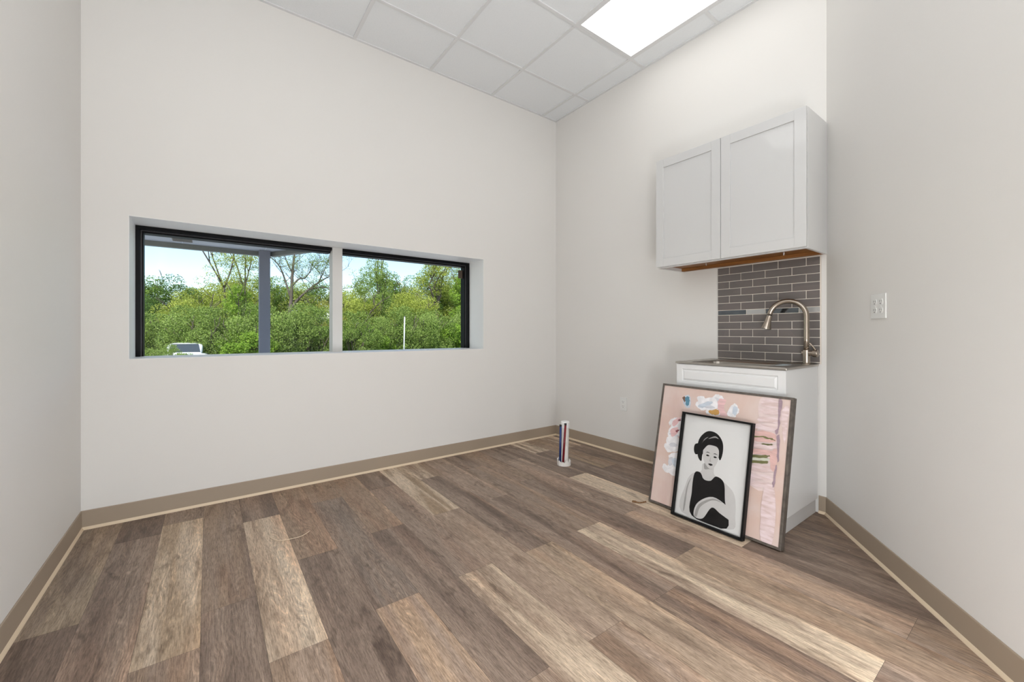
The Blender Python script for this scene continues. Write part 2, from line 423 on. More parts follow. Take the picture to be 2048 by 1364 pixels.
# window: liner, mullion post, frames and panes
m = MB(); e = .002; yb = 3.386
m.box((WX0, YA - .0005, WZ0 - .001), (WX0 + e, yb, WZ1)); m.box((WX1 - e, YA - .0005, WZ0), (WX1, yb, WZ1))
m.box((WX0, YA - .0005, WZ1 - e), (WX1, yb, WZ1)); m.box((WX0, YA - .0005, WZ0), (WX1, 3.476, WZ0 + e))
struct(m.build('trim_1', M['reveal']), 'white painted reveal lining the window opening', 'trim')
struct(MB().box((.772, 3.372, WZ0 + e), (.8455, 3.478, WZ1 - e)).build('trim_2', plain('dimmed_post_paint', (.70, .69, .665), .5, var=.01), bevel=.002), 'white post dividing the two window panes', 'trim')  # post colour darkened to stand in for weaker light on it
def window(name, x0, x1, left, right, label):
    o = struct(bpy.data.objects.new(name, None), label, 'window'); C.objects.link(o); o.location = ((x0 + x1) / 2, 3.44, WZ0)
    f = MB(); fw = .022; y0, y1 = 3.386, 3.498
    z0, z1 = WZ0 + e, WZ1 - e
    f.box((x0, y0, z1 - fw), (x1, y1, z1)); 
    if left: f.box((x0, y0, z0), (x0 + fw, y1, z1 - fw))
    if right: f.box((x1 - fw, y0, z0), (x1, y1, z1 - fw))
    fo = f.build('frame', M['black'], o, bevel=.001)
    g = MB(); s0, s1 = 3.418, 3.496
    a = x0 + (fw if left else .0); b = x1 - (fw if right else 0.)
    g.box((a, s0, z1 - fw - .004), (b, s1, z1 - fw))
    if left: g.box((a, s0, z0), (a + .004, s1, z1 - fw - .004))
    if right: g.box((b - .004, s0, z0), (b, s1, z1 - fw - .004))
    g.build('highlight_bead', M['grey_glint_cap'], o)  # grey strip stands in for the highlight along the frame's groove
    h = MB(); h.box((a + .004, s0 + .004, z1 - fw - .015), (b - .004, s1, z1 - fw - .004))
    if left: h.box((a + .004, s0 + .006, z0), (a + .011, s1, z1 - fw - .015))
    if right: h.box((b - .011, s0 + .006, z0), (b - .004, s1, z1 - fw - .015))
    h.build('inner_stop', M['black'], o)
    MB().box((a + .006, 3.473, z0), (b - .006, 3.479, z1 - fw - .008)).build('glass', M['glass'], o)
    return o
window('window_1', WX0 + e, .772, True, False, 'left window pane in a black metal frame')
window('window_2', .8455, WX1 - e, False, True, 'right window pane in a black metal frame')
# small brown tag on the right pane
t_ = MB().box((1.925, 3.463, 1.575), (1.972, 3.4725, 1.652)).build('window_tag', plain('brown_tape', lin((92, 78, 66)), .6), bevel=.001)
tag(t_, 'small brown square tag stuck at the right edge of the right window', 'tag')

# baseboards: taupe vinyl cove base with a paler toe
def baseboard(name, path, label):
    o = MB().sweep(path, [(0.0, 0), (.0055, 0.012), (.0045, .098), (.0025, .1015), (0, .1015)]).build(name, M['base'])
    struct(o, label, 'baseboard')
    MB().sweep(path, [(0.0, 0), (.0135, 0), (.0125, .004), (.0058, .0145), (0, .0145)]).build('toe', M['toe'], o)
    return o
Z = 0.0
baseboard('baseboard_back', [(XB - .0, YA, Z), (XL, YA, Z)], 'taupe base along the window wall')
baseboard('baseboard_left', [(XL, YA - .006, Z), (XL, YF, Z)], 'taupe base along the left wall')
baseboard('baseboard_right', [(XB, 1.495, Z), (XB, YA - .006, Z)], 'taupe base along the sink wall')
baseboard('baseboard_front_right', [(PE.x, PE.y, Z), (P0.x, P0.y, Z), (XB, .869, Z)], 'taupe base along the slanted wall')
baseboard('baseboard_front', [(XL, YF, Z), (XF, YF, Z)], 'taupe base behind the camera')

# ceiling: lay-in tiles and white T-bar grid
ce = struct(MB().prism(room, ZC + .007, ZC + .10).build('ceiling', M['tile']), 'grey white lay-in tile ceiling', 'ceiling')
m = MB(); bw = .012
xs = [TX - T * i for i in range(0, 6)]; ys = [TY + T - T * i for i in range(0, 10)]
def in_x(y):   # right hand limit of the room at this y
    return XB if y > P0.y else XF if y < PE.y else P0.x + DR.x * (y - P0.y) / DR.y
def y_lo(x): return YF if x < XF else P0.y + DR.y * (x - P0.x) / DR.x
for x in xs:
    m.box((x - bw, y_lo(x), ZC), (x + bw, YA, ZC + .0075))
for y in ys:
    if y < YF: continue
    xe = [XL] + sorted(x for x in xs if x < in_x(y) - .02) + [in_x(y)]
    for a, b in zip(xe[:-1], xe[1:]):
        if abs(y - (TY - T)) < .01 and any(abs(a - q) < .01 for q in (TX - T, TX - 5 * T)): continue      # light panels span two tiles
        m.box((a + (bw if a > XL else 0), y - bw, ZC), (b - (bw if b < in_x(y) else 0), y + bw, ZC + .0075))
m.box((XL, YA - .02, ZC - .0005), (XB, YA, ZC + .007)); m.box((XB - .02, P0.y, ZC - .0005), (XB, YA - .02, ZC + .007)); m.box((XL, YF, ZC - .0005), (XL + .02, YA - .02, ZC + .007))
m.build('ceiling_grid', M['grid'], ce)

def ceiling_light(x0, label):
    t = thing('ceiling_light', label, 'ceiling light', (x0 + T / 2, TY - T, ZC), 'recessed ceiling panels')
    a, b, c, d = x0 + bw, x0 + T - bw, TY - 2 * T + bw, TY - bw; fr = .014
    f = MB(); z0, z1 = ZC + .0005, ZC + .0068
    f.box((a, c, z0), (a + fr, d, z1)); f.box((b - fr, c, z0), (b, d, z1)); f.box((a + fr, c, z0), (b - fr, c + fr, z1)); f.box((a + fr, d - fr, z0), (b - fr, d, z1))
    f.build('frame', M['grid'], t)
    MB().box((a + fr, c + fr, ZC + .002), (b - fr, d - fr, ZC + .0066)).build('diffuser', M['led'], t)
ceiling_light(TX - T, 'bright white rectangular light panel in the ceiling near the sink wall')
ceiling_light(TX - 5 * T, 'rectangular light panel in the ceiling above the left wall')

# ------------------------------------------------------------------ wall cabinet
def wall_cabinet():
    y0, y1, z0, z1, xf = .828, 1.738, 1.512, 2.272, 2.5875
    t = thing('wall_cabinet', 'white two door wall cabinet hanging above the sink', 'cabinet', (XB, (y0 + y1) / 2, z0))
    m = MB(); th = .016
    m.box((xf, y0, z0), (XB - .0005, y0 + th, z1)); m.box((xf, y1 - th, z0), (XB - .0005, y1, z1))
    m.box((xf, y0 + th, z1 - th), (XB - .0005, y1 - th, z1)); m.box((XB - .012, y0 + th, z0 + .03), (XB - .0005, y1 - th, z1 - th))
    m.box((xf, y0 + th, z0), (xf + .018, y1 - th, z0 + .045))
    m.build('body', M['cab_side'], t, bevel=.001)
    b = MB(); b.box((xf + .019, y0 + th + .001, z0 + .022), (XB - .013, y1 - th - .001, z0 + .029)); b.box((XB - .030, y0 + th + .001, z0 + .001), (XB - .0005, y1 - th - .001, z0 + .0215))
    b.build('bottom_panel', M['ply'], t)['label'] = 'brown wood underside'
    for yy in (1.02, 1.50):
        MB().tube([(XB - .09, yy, z0 + .0225), (XB - .09, yy, z0 + .012)], .006, 10).build('screw', M['chrome'], t)
    ym = 1.2825; xd = xf - .0085; dt = .019; fr = .057
    for a, c in ((y0 - .001, ym - .0015), (ym + .0015, y1 + .001)):
        d = MB(); x0, x1 = xd - dt, xd
        zz0, zz1 = z0 + .006, z1 - .004
        d.box((x0, a, zz0), (x1, a + fr, zz1)); d.box((x0, c - fr, zz0), (x1, c, zz1))
        d.box((x0, a + fr, zz0), (x1, c - fr, zz0 + fr)); d.box((x0, a + fr, zz1 - fr), (x1, c - fr, zz1))
        do = d.build('door', M['gloss_white'], t, bevel=.0012)
        MB().box((x0 + .008, a + fr - .004, zz0 + fr - .004), (x1 - .003, c - fr + .004, zz1 - fr + .004)).build('door_panel', M['gloss_white'], do)
wall_cabinet()

# ------------------------------------------------------------------ tile backsplash
def backsplash():
    y0, y1, z0, z1 = .8565, 1.460, .872, 1.509
    t = thing('tile_backsplash', 'grey brick pattern tile backsplash behind the faucet', 'backsplash', (XB, (y0 + y1) / 2, z0))
    MB().box((XB - .0055, y0, z0), (XB - .0005, y1, z1 - .0005)).build('grout', M['grout'], t)
    g = .0018; x0, x1 = XB - .0085, XB - .0006
    odd = [1.3815, 1.2310, 1.0815, .9305]; even = [1.4560 + .1, 1.3060, 1.1565, 1.0055]
    zr = [1.5060 - .0493 * i for i in range(7)]          # above the accent strip
    low = [1.1768 - .0492 * i for i in range(8)]
    rng = random.Random(3)
    def row(mb, za, zb, joints):
        js = [y1 + g] + [j for j in joints if y0 < j < y1] + [y0 + .004]
        for a, b in zip(js[:-1], js[1:]):
            mb.box((x0 + rng.uniform(0, .0006), b + g, zb + g), (x1, a - g, za - g))
    m = MB()
    for i in range(6): row(m, zr[i], zr[i + 1], odd if i % 2 == 0 else even)
    for i in range(6): row(m, low[i], low[i + 1], odd if i % 2 == 0 else even)
    row(m, low[6], z0 + .0005, even)
    tl = NT('grey_glazed_tile')
    co = tl.n('ShaderNodeTexCoord').outputs['Object']
    mp = tl.n('ShaderNodeMapping', {'Vector': co, 'Scale': (1, 7, 20.3)})
    vo = tl.n('ShaderNodeTexVoronoi', {'Vector': mp.outputs[0], 'Scale': 1.}, feature='F1')
    st = tl.n('ShaderNodeTexNoise', {'Vector': tl.n('ShaderNodeMapping', {'Vector': co, 'Scale': (1, 6, 260)}).outputs[0], 'Scale': 1., 'Detail': 2.})
    c = tl.mix(tl.n('ShaderNodeSeparateColor', {0: vo.outputs['Color']}).outputs[0], lin((108, 103, 100)), lin((117, 109, 106)))
    c = tl.mix(tl.math('MULTIPLY', st.outputs[0], .25), c, lin((97, 91, 88)))
    tl.bsdf(color=c, rough=.24, spec=.5)
    m.build('tiles', tl.m, t, bevel=.0012)
    a = MB(); js = [y1, 1.2705, 1.155, .968, y0 + .004]
    for i, (p, q) in enumerate(zip(js[:-1], js[1:])):
        a.cur = i % 2; a.box((x0, q + g, low[0] + g), (x1, p - g, zr[6] - g))
    a.build('accent_strip', [plain('smoked_mirror_tile', (.16, .18, .20), .08, metal=.9, var=.3, vscale=14), plain('pale_glass_tile', (.50, .50, .49), .15, metal=.3, var=.05, vscale=9)], t, bevel=.001)['label'] = 'narrow strip of shiny mirrored tiles'
backsplash()

# ------------------------------------------------------------------ sink cabinet, sink, faucet
SY0, SY1, SX, SZ = .866, 1.499, 2.412, .874
def sink_cabinet():
    y0, y1, xf, zt = .872, 1.492, 2.436, SZ - .014
    t = thing('sink_cabinet', 'white freestanding base cabinet carrying the steel sink', 'cabinet', (2.66, (y0 + y1) / 2, 0))
    m = MB(); th = .016; xb = XB - .014
    m.box((xf, y0, .085), (xb, y0 + th, zt)); m.box((xf, y1 - th, .085), (xb, y1, zt))
    m.box((xf, y0 + th, .085), (xb, y1 - th, .111)); m.box((xb - .006, y0 + th, .111), (xb, y1 - th, zt - .2))
    m.box((xf, y0 + th, zt - .05), (xf + .016, y1 - th, zt))
    m.build('body', M['cab_white'], t, bevel=.0008)
    k = MB(); k.box((xf + .006, y0 + .009, .001), (xb, y0 + .024, .0845)); k.box((xf + .006, y1 - .024, .001), (xb, y1 - .009, .0845)); k.box((xf + .03, y0 + .024, .001), (xf + .046, y1 - .024, .0845))
    k.build('plinth', plain('grey_white_plinth', (.60, .59, .58), .5, var=.01), t, bevel=.0008)['label'] = 'recessed grey white plinth'
    def routed(name, a, b, c, d, ra, rb, rc, rd):
        """slab front with a routed V groove rectangle; y from a to b, z from c to d, groove ra..rd"""
        x0, x1 = xf - .0165, xf - .0005; gw = .010; gd = .007
        def loop(y_0, y_1, z_0, z_1, x): return [(x, y_0, z_0), (x, y_1, z_0), (x, y_1, z_1), (x, y_0, z_1)]
        L = [loop(a, b, c, d, x1), loop(a, b, c, d, x0), loop(ra, rb, rc, rd, x0), loop(ra + gw / 2, rb - gw / 2, rc + gw / 2, rd - gw / 2, x0 + gd), loop(ra + gw * 1.6, rb - gw * 1.6, rc + gw * 1.6, rd - gw * 1.6, x0)]
        vs = [v for l in L for v in l]; fs = [(0, 1, 2, 3)]
        for i in range(len(L) - 1):
            for j in range(4): fs.append((i * 4 + j, i * 4 + (j + 1) % 4, (i + 1) * 4 + (j + 1) % 4, (i + 1) * 4 + j)[::-1])
        fs.append(tuple(range(16, 20))[::-1])
        mb = MB(); mb.add(vs, fs)
        return mb.build(name, M['cab_white'], t)
    routed('drawer_front', y0, y1, .7155, zt - .002, .910, 1.456, .752, .829)
    ym = (y0 + y1) / 2
    routed('door', y0, ym - .001, .089, .7145, y0 + .05, ym - .05, .15, .66)
    routed('door', ym + .001, y1, .089, .7145, ym + .05, y1 - .05, .15, .66)
    # sink
    s = thing('steel_sink', 'stainless steel drop-in sink on the white base cabinet', 'sink', (2.66, 1.18, SZ))
    bx0, bx1, by0, by1, rc = 2.462, 2.772, 1.010, 1.435, .06
    def rr(x0, x1, yy0, yy1, r, z, n=6):
        out = []
        for cx, cy, a0 in ((x1 - r, yy1 - r, 0), (x0 + r, yy1 - r, 90), (x0 + r, yy0 + r, 180), (x1 - r, yy0 + r, 270)):
            for i in range(n): 
                an = R(a0 + 90 * i / (n - 1)); out.append((cx + r * math.cos(an), cy + r * math.sin(an), z))
        return out
    X1 = XB - .0095
    loops = [rr(SX, X1, SY0, SY1, .004, SZ - .0125), rr(SX, X1, SY0, SY1, .004, SZ - .003), rr(SX + .004, X1 - .003, SY0 + .004, SY1 - .004, .006, SZ),
             rr(SX + .012, X1 - .006, SY0 + .012, SY1 - .012, .01, SZ - .0005), rr(SX + .018, X1 - .01, SY0 + .018, SY1 - .018, .012, SZ - .004),
             rr(bx0 - .008, bx1 + .008, by0 - .008, by1 + .008, rc, SZ - .0045), rr(bx0, bx1, by0, by1, rc, SZ - .012),
             rr(bx0 + .008, bx1 - .008, by0 + .008, by1 - .008, rc, SZ - .13), rr(bx0 + .03, bx1 - .03, by0 + .03, by1 - .03, rc, SZ - .155),
             rr(2.617 - .045, 2.617 + .045, 1.22 - .045, 1.22 + .045, .0449, SZ - .16), rr(2.617 - .04, 2.617 + .04, 1.22 - .04, 1.22 + .04, .0399, SZ - .172)]
    mb = MB(); n = len(loops[0]); vs = [v for l in loops for v in l]
    fs = [(i * n + j, i * n + (j + 1) % n, (i + 1) * n + (j + 1) % n, (i + 1) * n + j) for i in range(len(loops) - 1) for j in range(n)]
    fs.append(tuple(range((len(loops) - 1) * n, len(loops) * n)))
    mb.add(vs, fs)
    mb.build('basin', M['steel'], s, smooth=False)
    MB().ring((2.617, 1.22), .030, .039, SZ - .1715, SZ - .168).tube([(2.617, 1.22, SZ - .1715), (2.617, 1.22, SZ - .166)], .012, 14).build('drain', M['chrome'], s)
    st = MB().box((2.62, .955, SZ - .0042), (2.73, .998, SZ - .0034)).build('sticker', plain('pale_blue_sticker', lin((205, 220, 228)), .4, var=.12, vscale=60))
    tag(st, 'small pale blue sticker on the flat right part of the steel sink', 'sticker')
sink_cabinet()

def faucet():
    x, y, zb = 2.815, .908, SZ - .004
    t = thing('kitchen_faucet', 'tall brushed nickel gooseneck faucet at the right end of the sink', 'faucet', (x, y, zb))
    MB().tube([(x, y, zb + .0005), (x, y, zb + .006), (x, y, zb + .009)], [.026, .026, .021], 24).tube([(x, y, zb + .009), (x, y, zb + .085), (x, y, zb + .089)], [.0185, .0185, .015], 24).build('base', M['nickel'], t, smooth=False)
    # neck swung to the left of the picture
    d = Vector((-.16, .985, 0)).normalized(); r = .094; zc = 1.152
    pts = [(x, y, zb + .088), (x, y, zb + .15), (x, y, zc - .04)]
    cx = Vector((x, y, zc)) + d * r
    for i in range(0, 25):
        a = R(180 - i * 172 / 24); pts.append(tuple(cx + d * (r * math.cos(a)) + Vector((0, 0, r * math.sin(a)))))
    MB().tube(pts, .0147, 20).build('neck', M['nickel'], t, smooth=True)
    e = Vector(pts[-1]); dn = (e - Vector(pts[-2])).normalized(); dn = (dn + Vector((0, 0, -.1)) + d * .06).normalized()
    hd = MB().tube([e, e + dn * .003], .0154, 20)
    hd.build('joint_ring', M['nickel_dark'], t)
    q = e + dn * .003
    h = MB().tube([q, q + dn * .014, q + dn * .040, q + dn * .066, q + dn * .078, q + dn * .083], [.0155, .016, .0185, .0245, .0285, .0285], 24)
    ho = h.build('spray_head', M['nickel'], t, smooth=False)
    MB().tube([q + dn * .0831, q + dn * .086], [.0262, .024], 24).build('nozzle', M['nickel_dark'], ho)
    # single lever on the right
    hz = zb + .068
    MB().tube([(x, y + .021, hz), (x, y + .0225, hz), (x, y - .034, hz)], [.0125, .0145, .0145], 24).build('valve_barrel', M['nickel'], t)
    lo = MB().tube([(x, y - .0345, hz), (x - .001, y - .054, hz - .001), (x - .001, y - .057, hz - .001)], [.0215, .0215, .0195], 28).build('lever', M['nickel'], t)
    MB().tube([(x - .003, y - .044, hz + .0195), (x - .012, y - .036, hz + .038), (x - .024, y - .022, hz + .060)], [.0050, .0046, .004], 10).build('lever_arm', M['nickel'], lo)
faucet()

# ------------------------------------------------------------------ receptacles
def receptacle(name, gangs, origin, face, label):
    """face = unit vector out of the wall; plate centred at origin"""
    f = Vector(face).normalized(); side = Vector((0, 0, 1)).cross(f)      # to the right as seen from the room
    mat = Matrix.Translation(origin) @ Matrix((side, Vector((0, 0, 1)), f)).transposed().to_4x4()
    t = thing(name, label, 'outlet', origin); t.rotation_euler = mat.to_euler()
    wd, ht = (.070 if gangs == 1 else .116), .114
    def P(mb, name, mtl, par, **k):
        mb2 = MB(); mb2.v = mb.v; mb2.f = mb.f; mb2.mi = mb.mi
        me = bpy.data.meshes.new(name); me.from_pydata([tuple(v) for v in mb.v], [], mb.f); me.materials.append(mtl)
        o = bpy.data.objects.new(name, me); C.objects.link(o); o.parent = par
        if k.get('bevel'):
            b = o.modifiers.new('bevel', 'BEVEL'); b.width = k['bevel']; b.segments = 2; b.limit_method = 'ANGLE'
        return o
    P(MB().box((-wd / 2, -ht / 2, .0005), (wd / 2, ht / 2, .0062)), 'plate', M['plastic_white'], t, bevel=.0025)
    for g in range(gangs):
        cx = 0 if gangs == 1 else (-.023, .023)[g]
        for cz in (.0195, -.0195):
            r = MB()
            poly = [(cx + .0172 * math.cos(a), cz + max(-.0135, min(.0135, .0172 * math.sin(a)))) for a in (2 * math.pi * i / 24 for i in range(24))]
            n = len(poly); r.add([(a, b, .0063) for a, b in poly] + [(a, b, .0082) for a, b in poly], [tuple(range(n))[::-1], tuple(range(n, 2 * n))] + [(i, (i + 1) % n, (i + 1) % n + n, i + n) for i in range(n)])
            so = P(r, 'socket', M['plastic_white'], t, bevel=.0004)
            s = MB(); s.box((cx - .0075, cz - .001, .0078), (cx - .0052, cz + .0085, .0084)); s.box((cx + .0052, cz + .000, .0078), (cx + .0072, cz + .0075, .0084))
            s.tube([(cx, cz - .0075, .0078), (cx, cz - .0075, .0084)], .0028, 10)
            P(s, 'slots', M['dark_slot'], so)
        P(MB().tube([(cx, 0, .0062), (cx, 0, .0074)], .003, 10), 'screw', M['plastic_white'], t)
receptacle('wall_outlet', 1, (XB, 2.280, .438), (-1, 0, 0), 'white single outlet plate low on the wall between pipe and paintings')
o2 = P0 + DR * .515
receptacle('wall_outlet', 2, (o2.x, o2.y, 1.179), (nrm.x, nrm.y, 0), 'white double outlet plate on the slanted wall right of the faucet')

# ------------------------------------------------------------------ floor pipe stub with water lines
def stub():
    px, py = 2.294, 2.397
    p = thing('drain_pipe', 'capped white plastic pipe standing up out of the floor near the corner', 'pipe', (px, py, 0))
    ln = Vector((.006, -.004, 0))
    def at(z): return (px + ln.x * z / .35, py + ln.y * z / .35, z)
    MB().tube([at(.001), at(.300)], .0315, 28).build('tube', M['pvc'], p, smooth=False)
    MB().tube([at(.298), at(.338), at(.346), at(.349)], [.0345, .0345, .031, .022], 28).build('cap', plain('bright_white_pvc', (.86, .86, .85), .35), p)
    rng = random.Random(5)
    wob = [rng.uniform(-.016, .006) if i % 3 else rng.uniform(-.024, -.004) for i in range(28)]
    c = MB().ring((px - .004, py), .049, .055, .0005, .046, 28, wob).build('pipe_sleeve', M['pvc'])
    tag(c, 'broken white plastic sleeve ring around the foot of the white pipe', 'pipe sleeve')
    def pex(name, x, y, h, dx, dy, mt, label):
        o = thing(name, label, 'water line', (x, y, 0))
        MB().tube([(x, y, .001), (x + dx * .5, y + dy * .5, h * .5), (x + dx, y + dy, h - .014)], .0085, 14).build('tube', mt, o, smooth=True)
        MB().tube([(x + dx, y + dy, h - .0145), (x + dx, y + dy, h)], .0095, 14).build('end_cap', M['black_cap'], o)
    rt = Vector((.804, -.595, 0)); fw = Vector((.595, .804, 0))
    b = Vector((px, py, 0)) - rt * .036 - fw * .016
    pex('blue_water_line', b.x, b.y, .322, .004, -.002, M['blue_pex'], 'dark blue water line leaning along the left side of the white pipe')
    b2 = Vector((px, py, 0)) - rt * .0155 - fw * .0395
    pex('red_water_line', b2.x, b2.y, .338, rt.x * .020 - fw.x * -.0, rt.y * .020, M['red_pex'], 'dark red water line running up the front of the white pipe')
stub()

def smooth_path(pts, n=6, closed=False):
    P = [Vector(p) for p in pts]; k = len(P); out = []
    for i in range(k if closed else k - 1):
        p0, p1_, p2_, p3 = (P[(i + j) % k] if closed else P[max(0, min(k - 1, i + j))] for j in (-1, 0, 1, 2))
        for s in range(n):
            t = s / n
            out.append(.5 * ((2 * p1_) + (-p0 + p2_) * t + (2 * p0 - 5 * p1_ + 4 * p2_ - p3) * t * t + (-p0 + 3 * p1_ - 3 * p2_ + p3) * t ** 3))
    if not closed: out.append(P[-1])
    return out
st = [(.265, 2.494), (.256, 2.447), (.265, 2.412), (.285, 2.383), (.303, 2.366), (.336, 2.355), (.382, 2.359), (.412, 2.372), (.432, 2.388)]
s_ = MB().tube(smooth_path([(x, y, .0022 + .004 * abs(math.sin(i))) for i, (x, y) in enumerate(st)]), .0016, 8).build('string', M['string'], smooth=True)
tag(s_, 'thin curved piece of pale string lying on the floor planks', 'string')
tw = [(2.125, 1.612, .006), (2.131, 1.597, .008), (2.138, 1.583, .006), (2.150, 1.572, .005), (2.168, 1.566, .005), (2.192, 1.560, .005)]
rg = random.Random(2)
pp = smooth_path(tw, 5)
c_ = MB().tube(pp, [.0035 + .0016 * (1 if i % 3 == 0 else 0) + (.0022 if i < 8 else 0) for i in range(len(pp))], 8).build('brown_cord', M['cord'], smooth=True)
tag(c_, 'short brown cord end lying on the floor beside the pink painting', 'cord')

# ------------------------------------------------------------------ framed pictures
def leaning(yc, xbot, lean_x, H, thick):
    """matrix of a picture that leans back; local x to picture right, y up, z out of the picture; origin at bottom centre of its back"""
    a = math.asin(lean_x / H)
    X = Vector((0, -1, 0)); Y = Vector((math.sin(a), 0, math.cos(a))); Zv = Vector((-math.cos(a), 0, math.sin(a)))
    rot = Matrix((X, Y, Zv)).transposed()
    # back bottom edge on the floor
    org = Vector((xbot, yc, .0006)) - Zv * 0 + Vector((math.cos(a) * thick, 0, 0))
    return Matrix.Translation(org) @ rot.to_4x4()
def local_obj(mb, name, mats, parent, bevel=0, smooth=False):
    me = bpy.data.meshes.new(name); me.from_pydata([tuple(v) for v in mb.v], [], mb.f)
    for m_ in (mats if isinstance(mats, (list, tuple)) else [mats]): me.materials.append(m_)
    me.polygons.foreach_set('material_index', mb.mi)
    o = bpy.data.objects.new(name, me); C.objects.link(o); o.parent = parent
    if bevel:
        b = o.modifiers.new('bevel', 'BEVEL'); b.width = bevel; b.segments = 2; b.limit_method = 'ANGLE'
    return o
def frame_mb(w_, h_, t_, fw):
    m = MB(); m.box((-w_ / 2, 0, 0), (w_ / 2, fw, t_)); m.box((-w_ / 2, h_ - fw, 0), (w_ / 2, h_, t_))
    m.box((-w_ / 2, fw, 0), (-w_ / 2 + fw, h_ - fw, t_)); m.box((w_ / 2 - fw, fw, 0), (w_ / 2, h_ - fw, t_)); return m

def flat_poly(mb, pts, z, w_, h_, x0, y0, smooth=True, jit=0, rng=None):
    P = [(p[0], p[1], 0) for p in pts]
    if smooth: P = [tuple(v) for v in smooth_path(P, 5, True)]
    vs = []
    for p in P:
        u = min(1, max(0, p[0] + (rng.uniform(-jit, jit) if rng else 0))); v = min(1, max(0, p[1] + (rng.uniform(-jit, jit) if rng else 0)))
        vs.append((x0 + u * w_, y0 + v * h_, z))
    ar = sum(vs[i][0] * vs[(i + 1) % len(vs)][1] - vs[(i + 1) % len(vs)][0] * vs[i][1] for i in range(len(vs)))
    if ar < 0: vs = vs[::-1]
    mb.add(vs, [tuple(range(len(vs)))])

def paint_mat(name, c, var=.10, stretch=(14, 90, 1), mix2=None):
    t = NT(name); co = t.n('ShaderNodeTexCoord').outputs['Object']
    nz = t.n('ShaderNodeTexNoise', {'Vector': t.n('ShaderNodeMapping', {'Vector': co, 'Scale': stretch}).outputs[0], 'Scale': 1., 'Detail': 4., 'Distortion': .5})
    a = tuple(min(1, x * (1 + var)) for x in c); b = mix2 or tuple(x * (1 - var) for x in c)
    col = t.mix(t.ramp(nz.outputs[0], [(.35, 0.), (.65, 1.)]), a, b)
    bp = t.n('ShaderNodeBump', {'Height': nz.outputs[0], 'Strength': .3, 'Distance': .002})
    t.bsdf(color=col, rough=.5, normal=bp.outputs[0]); return t.m

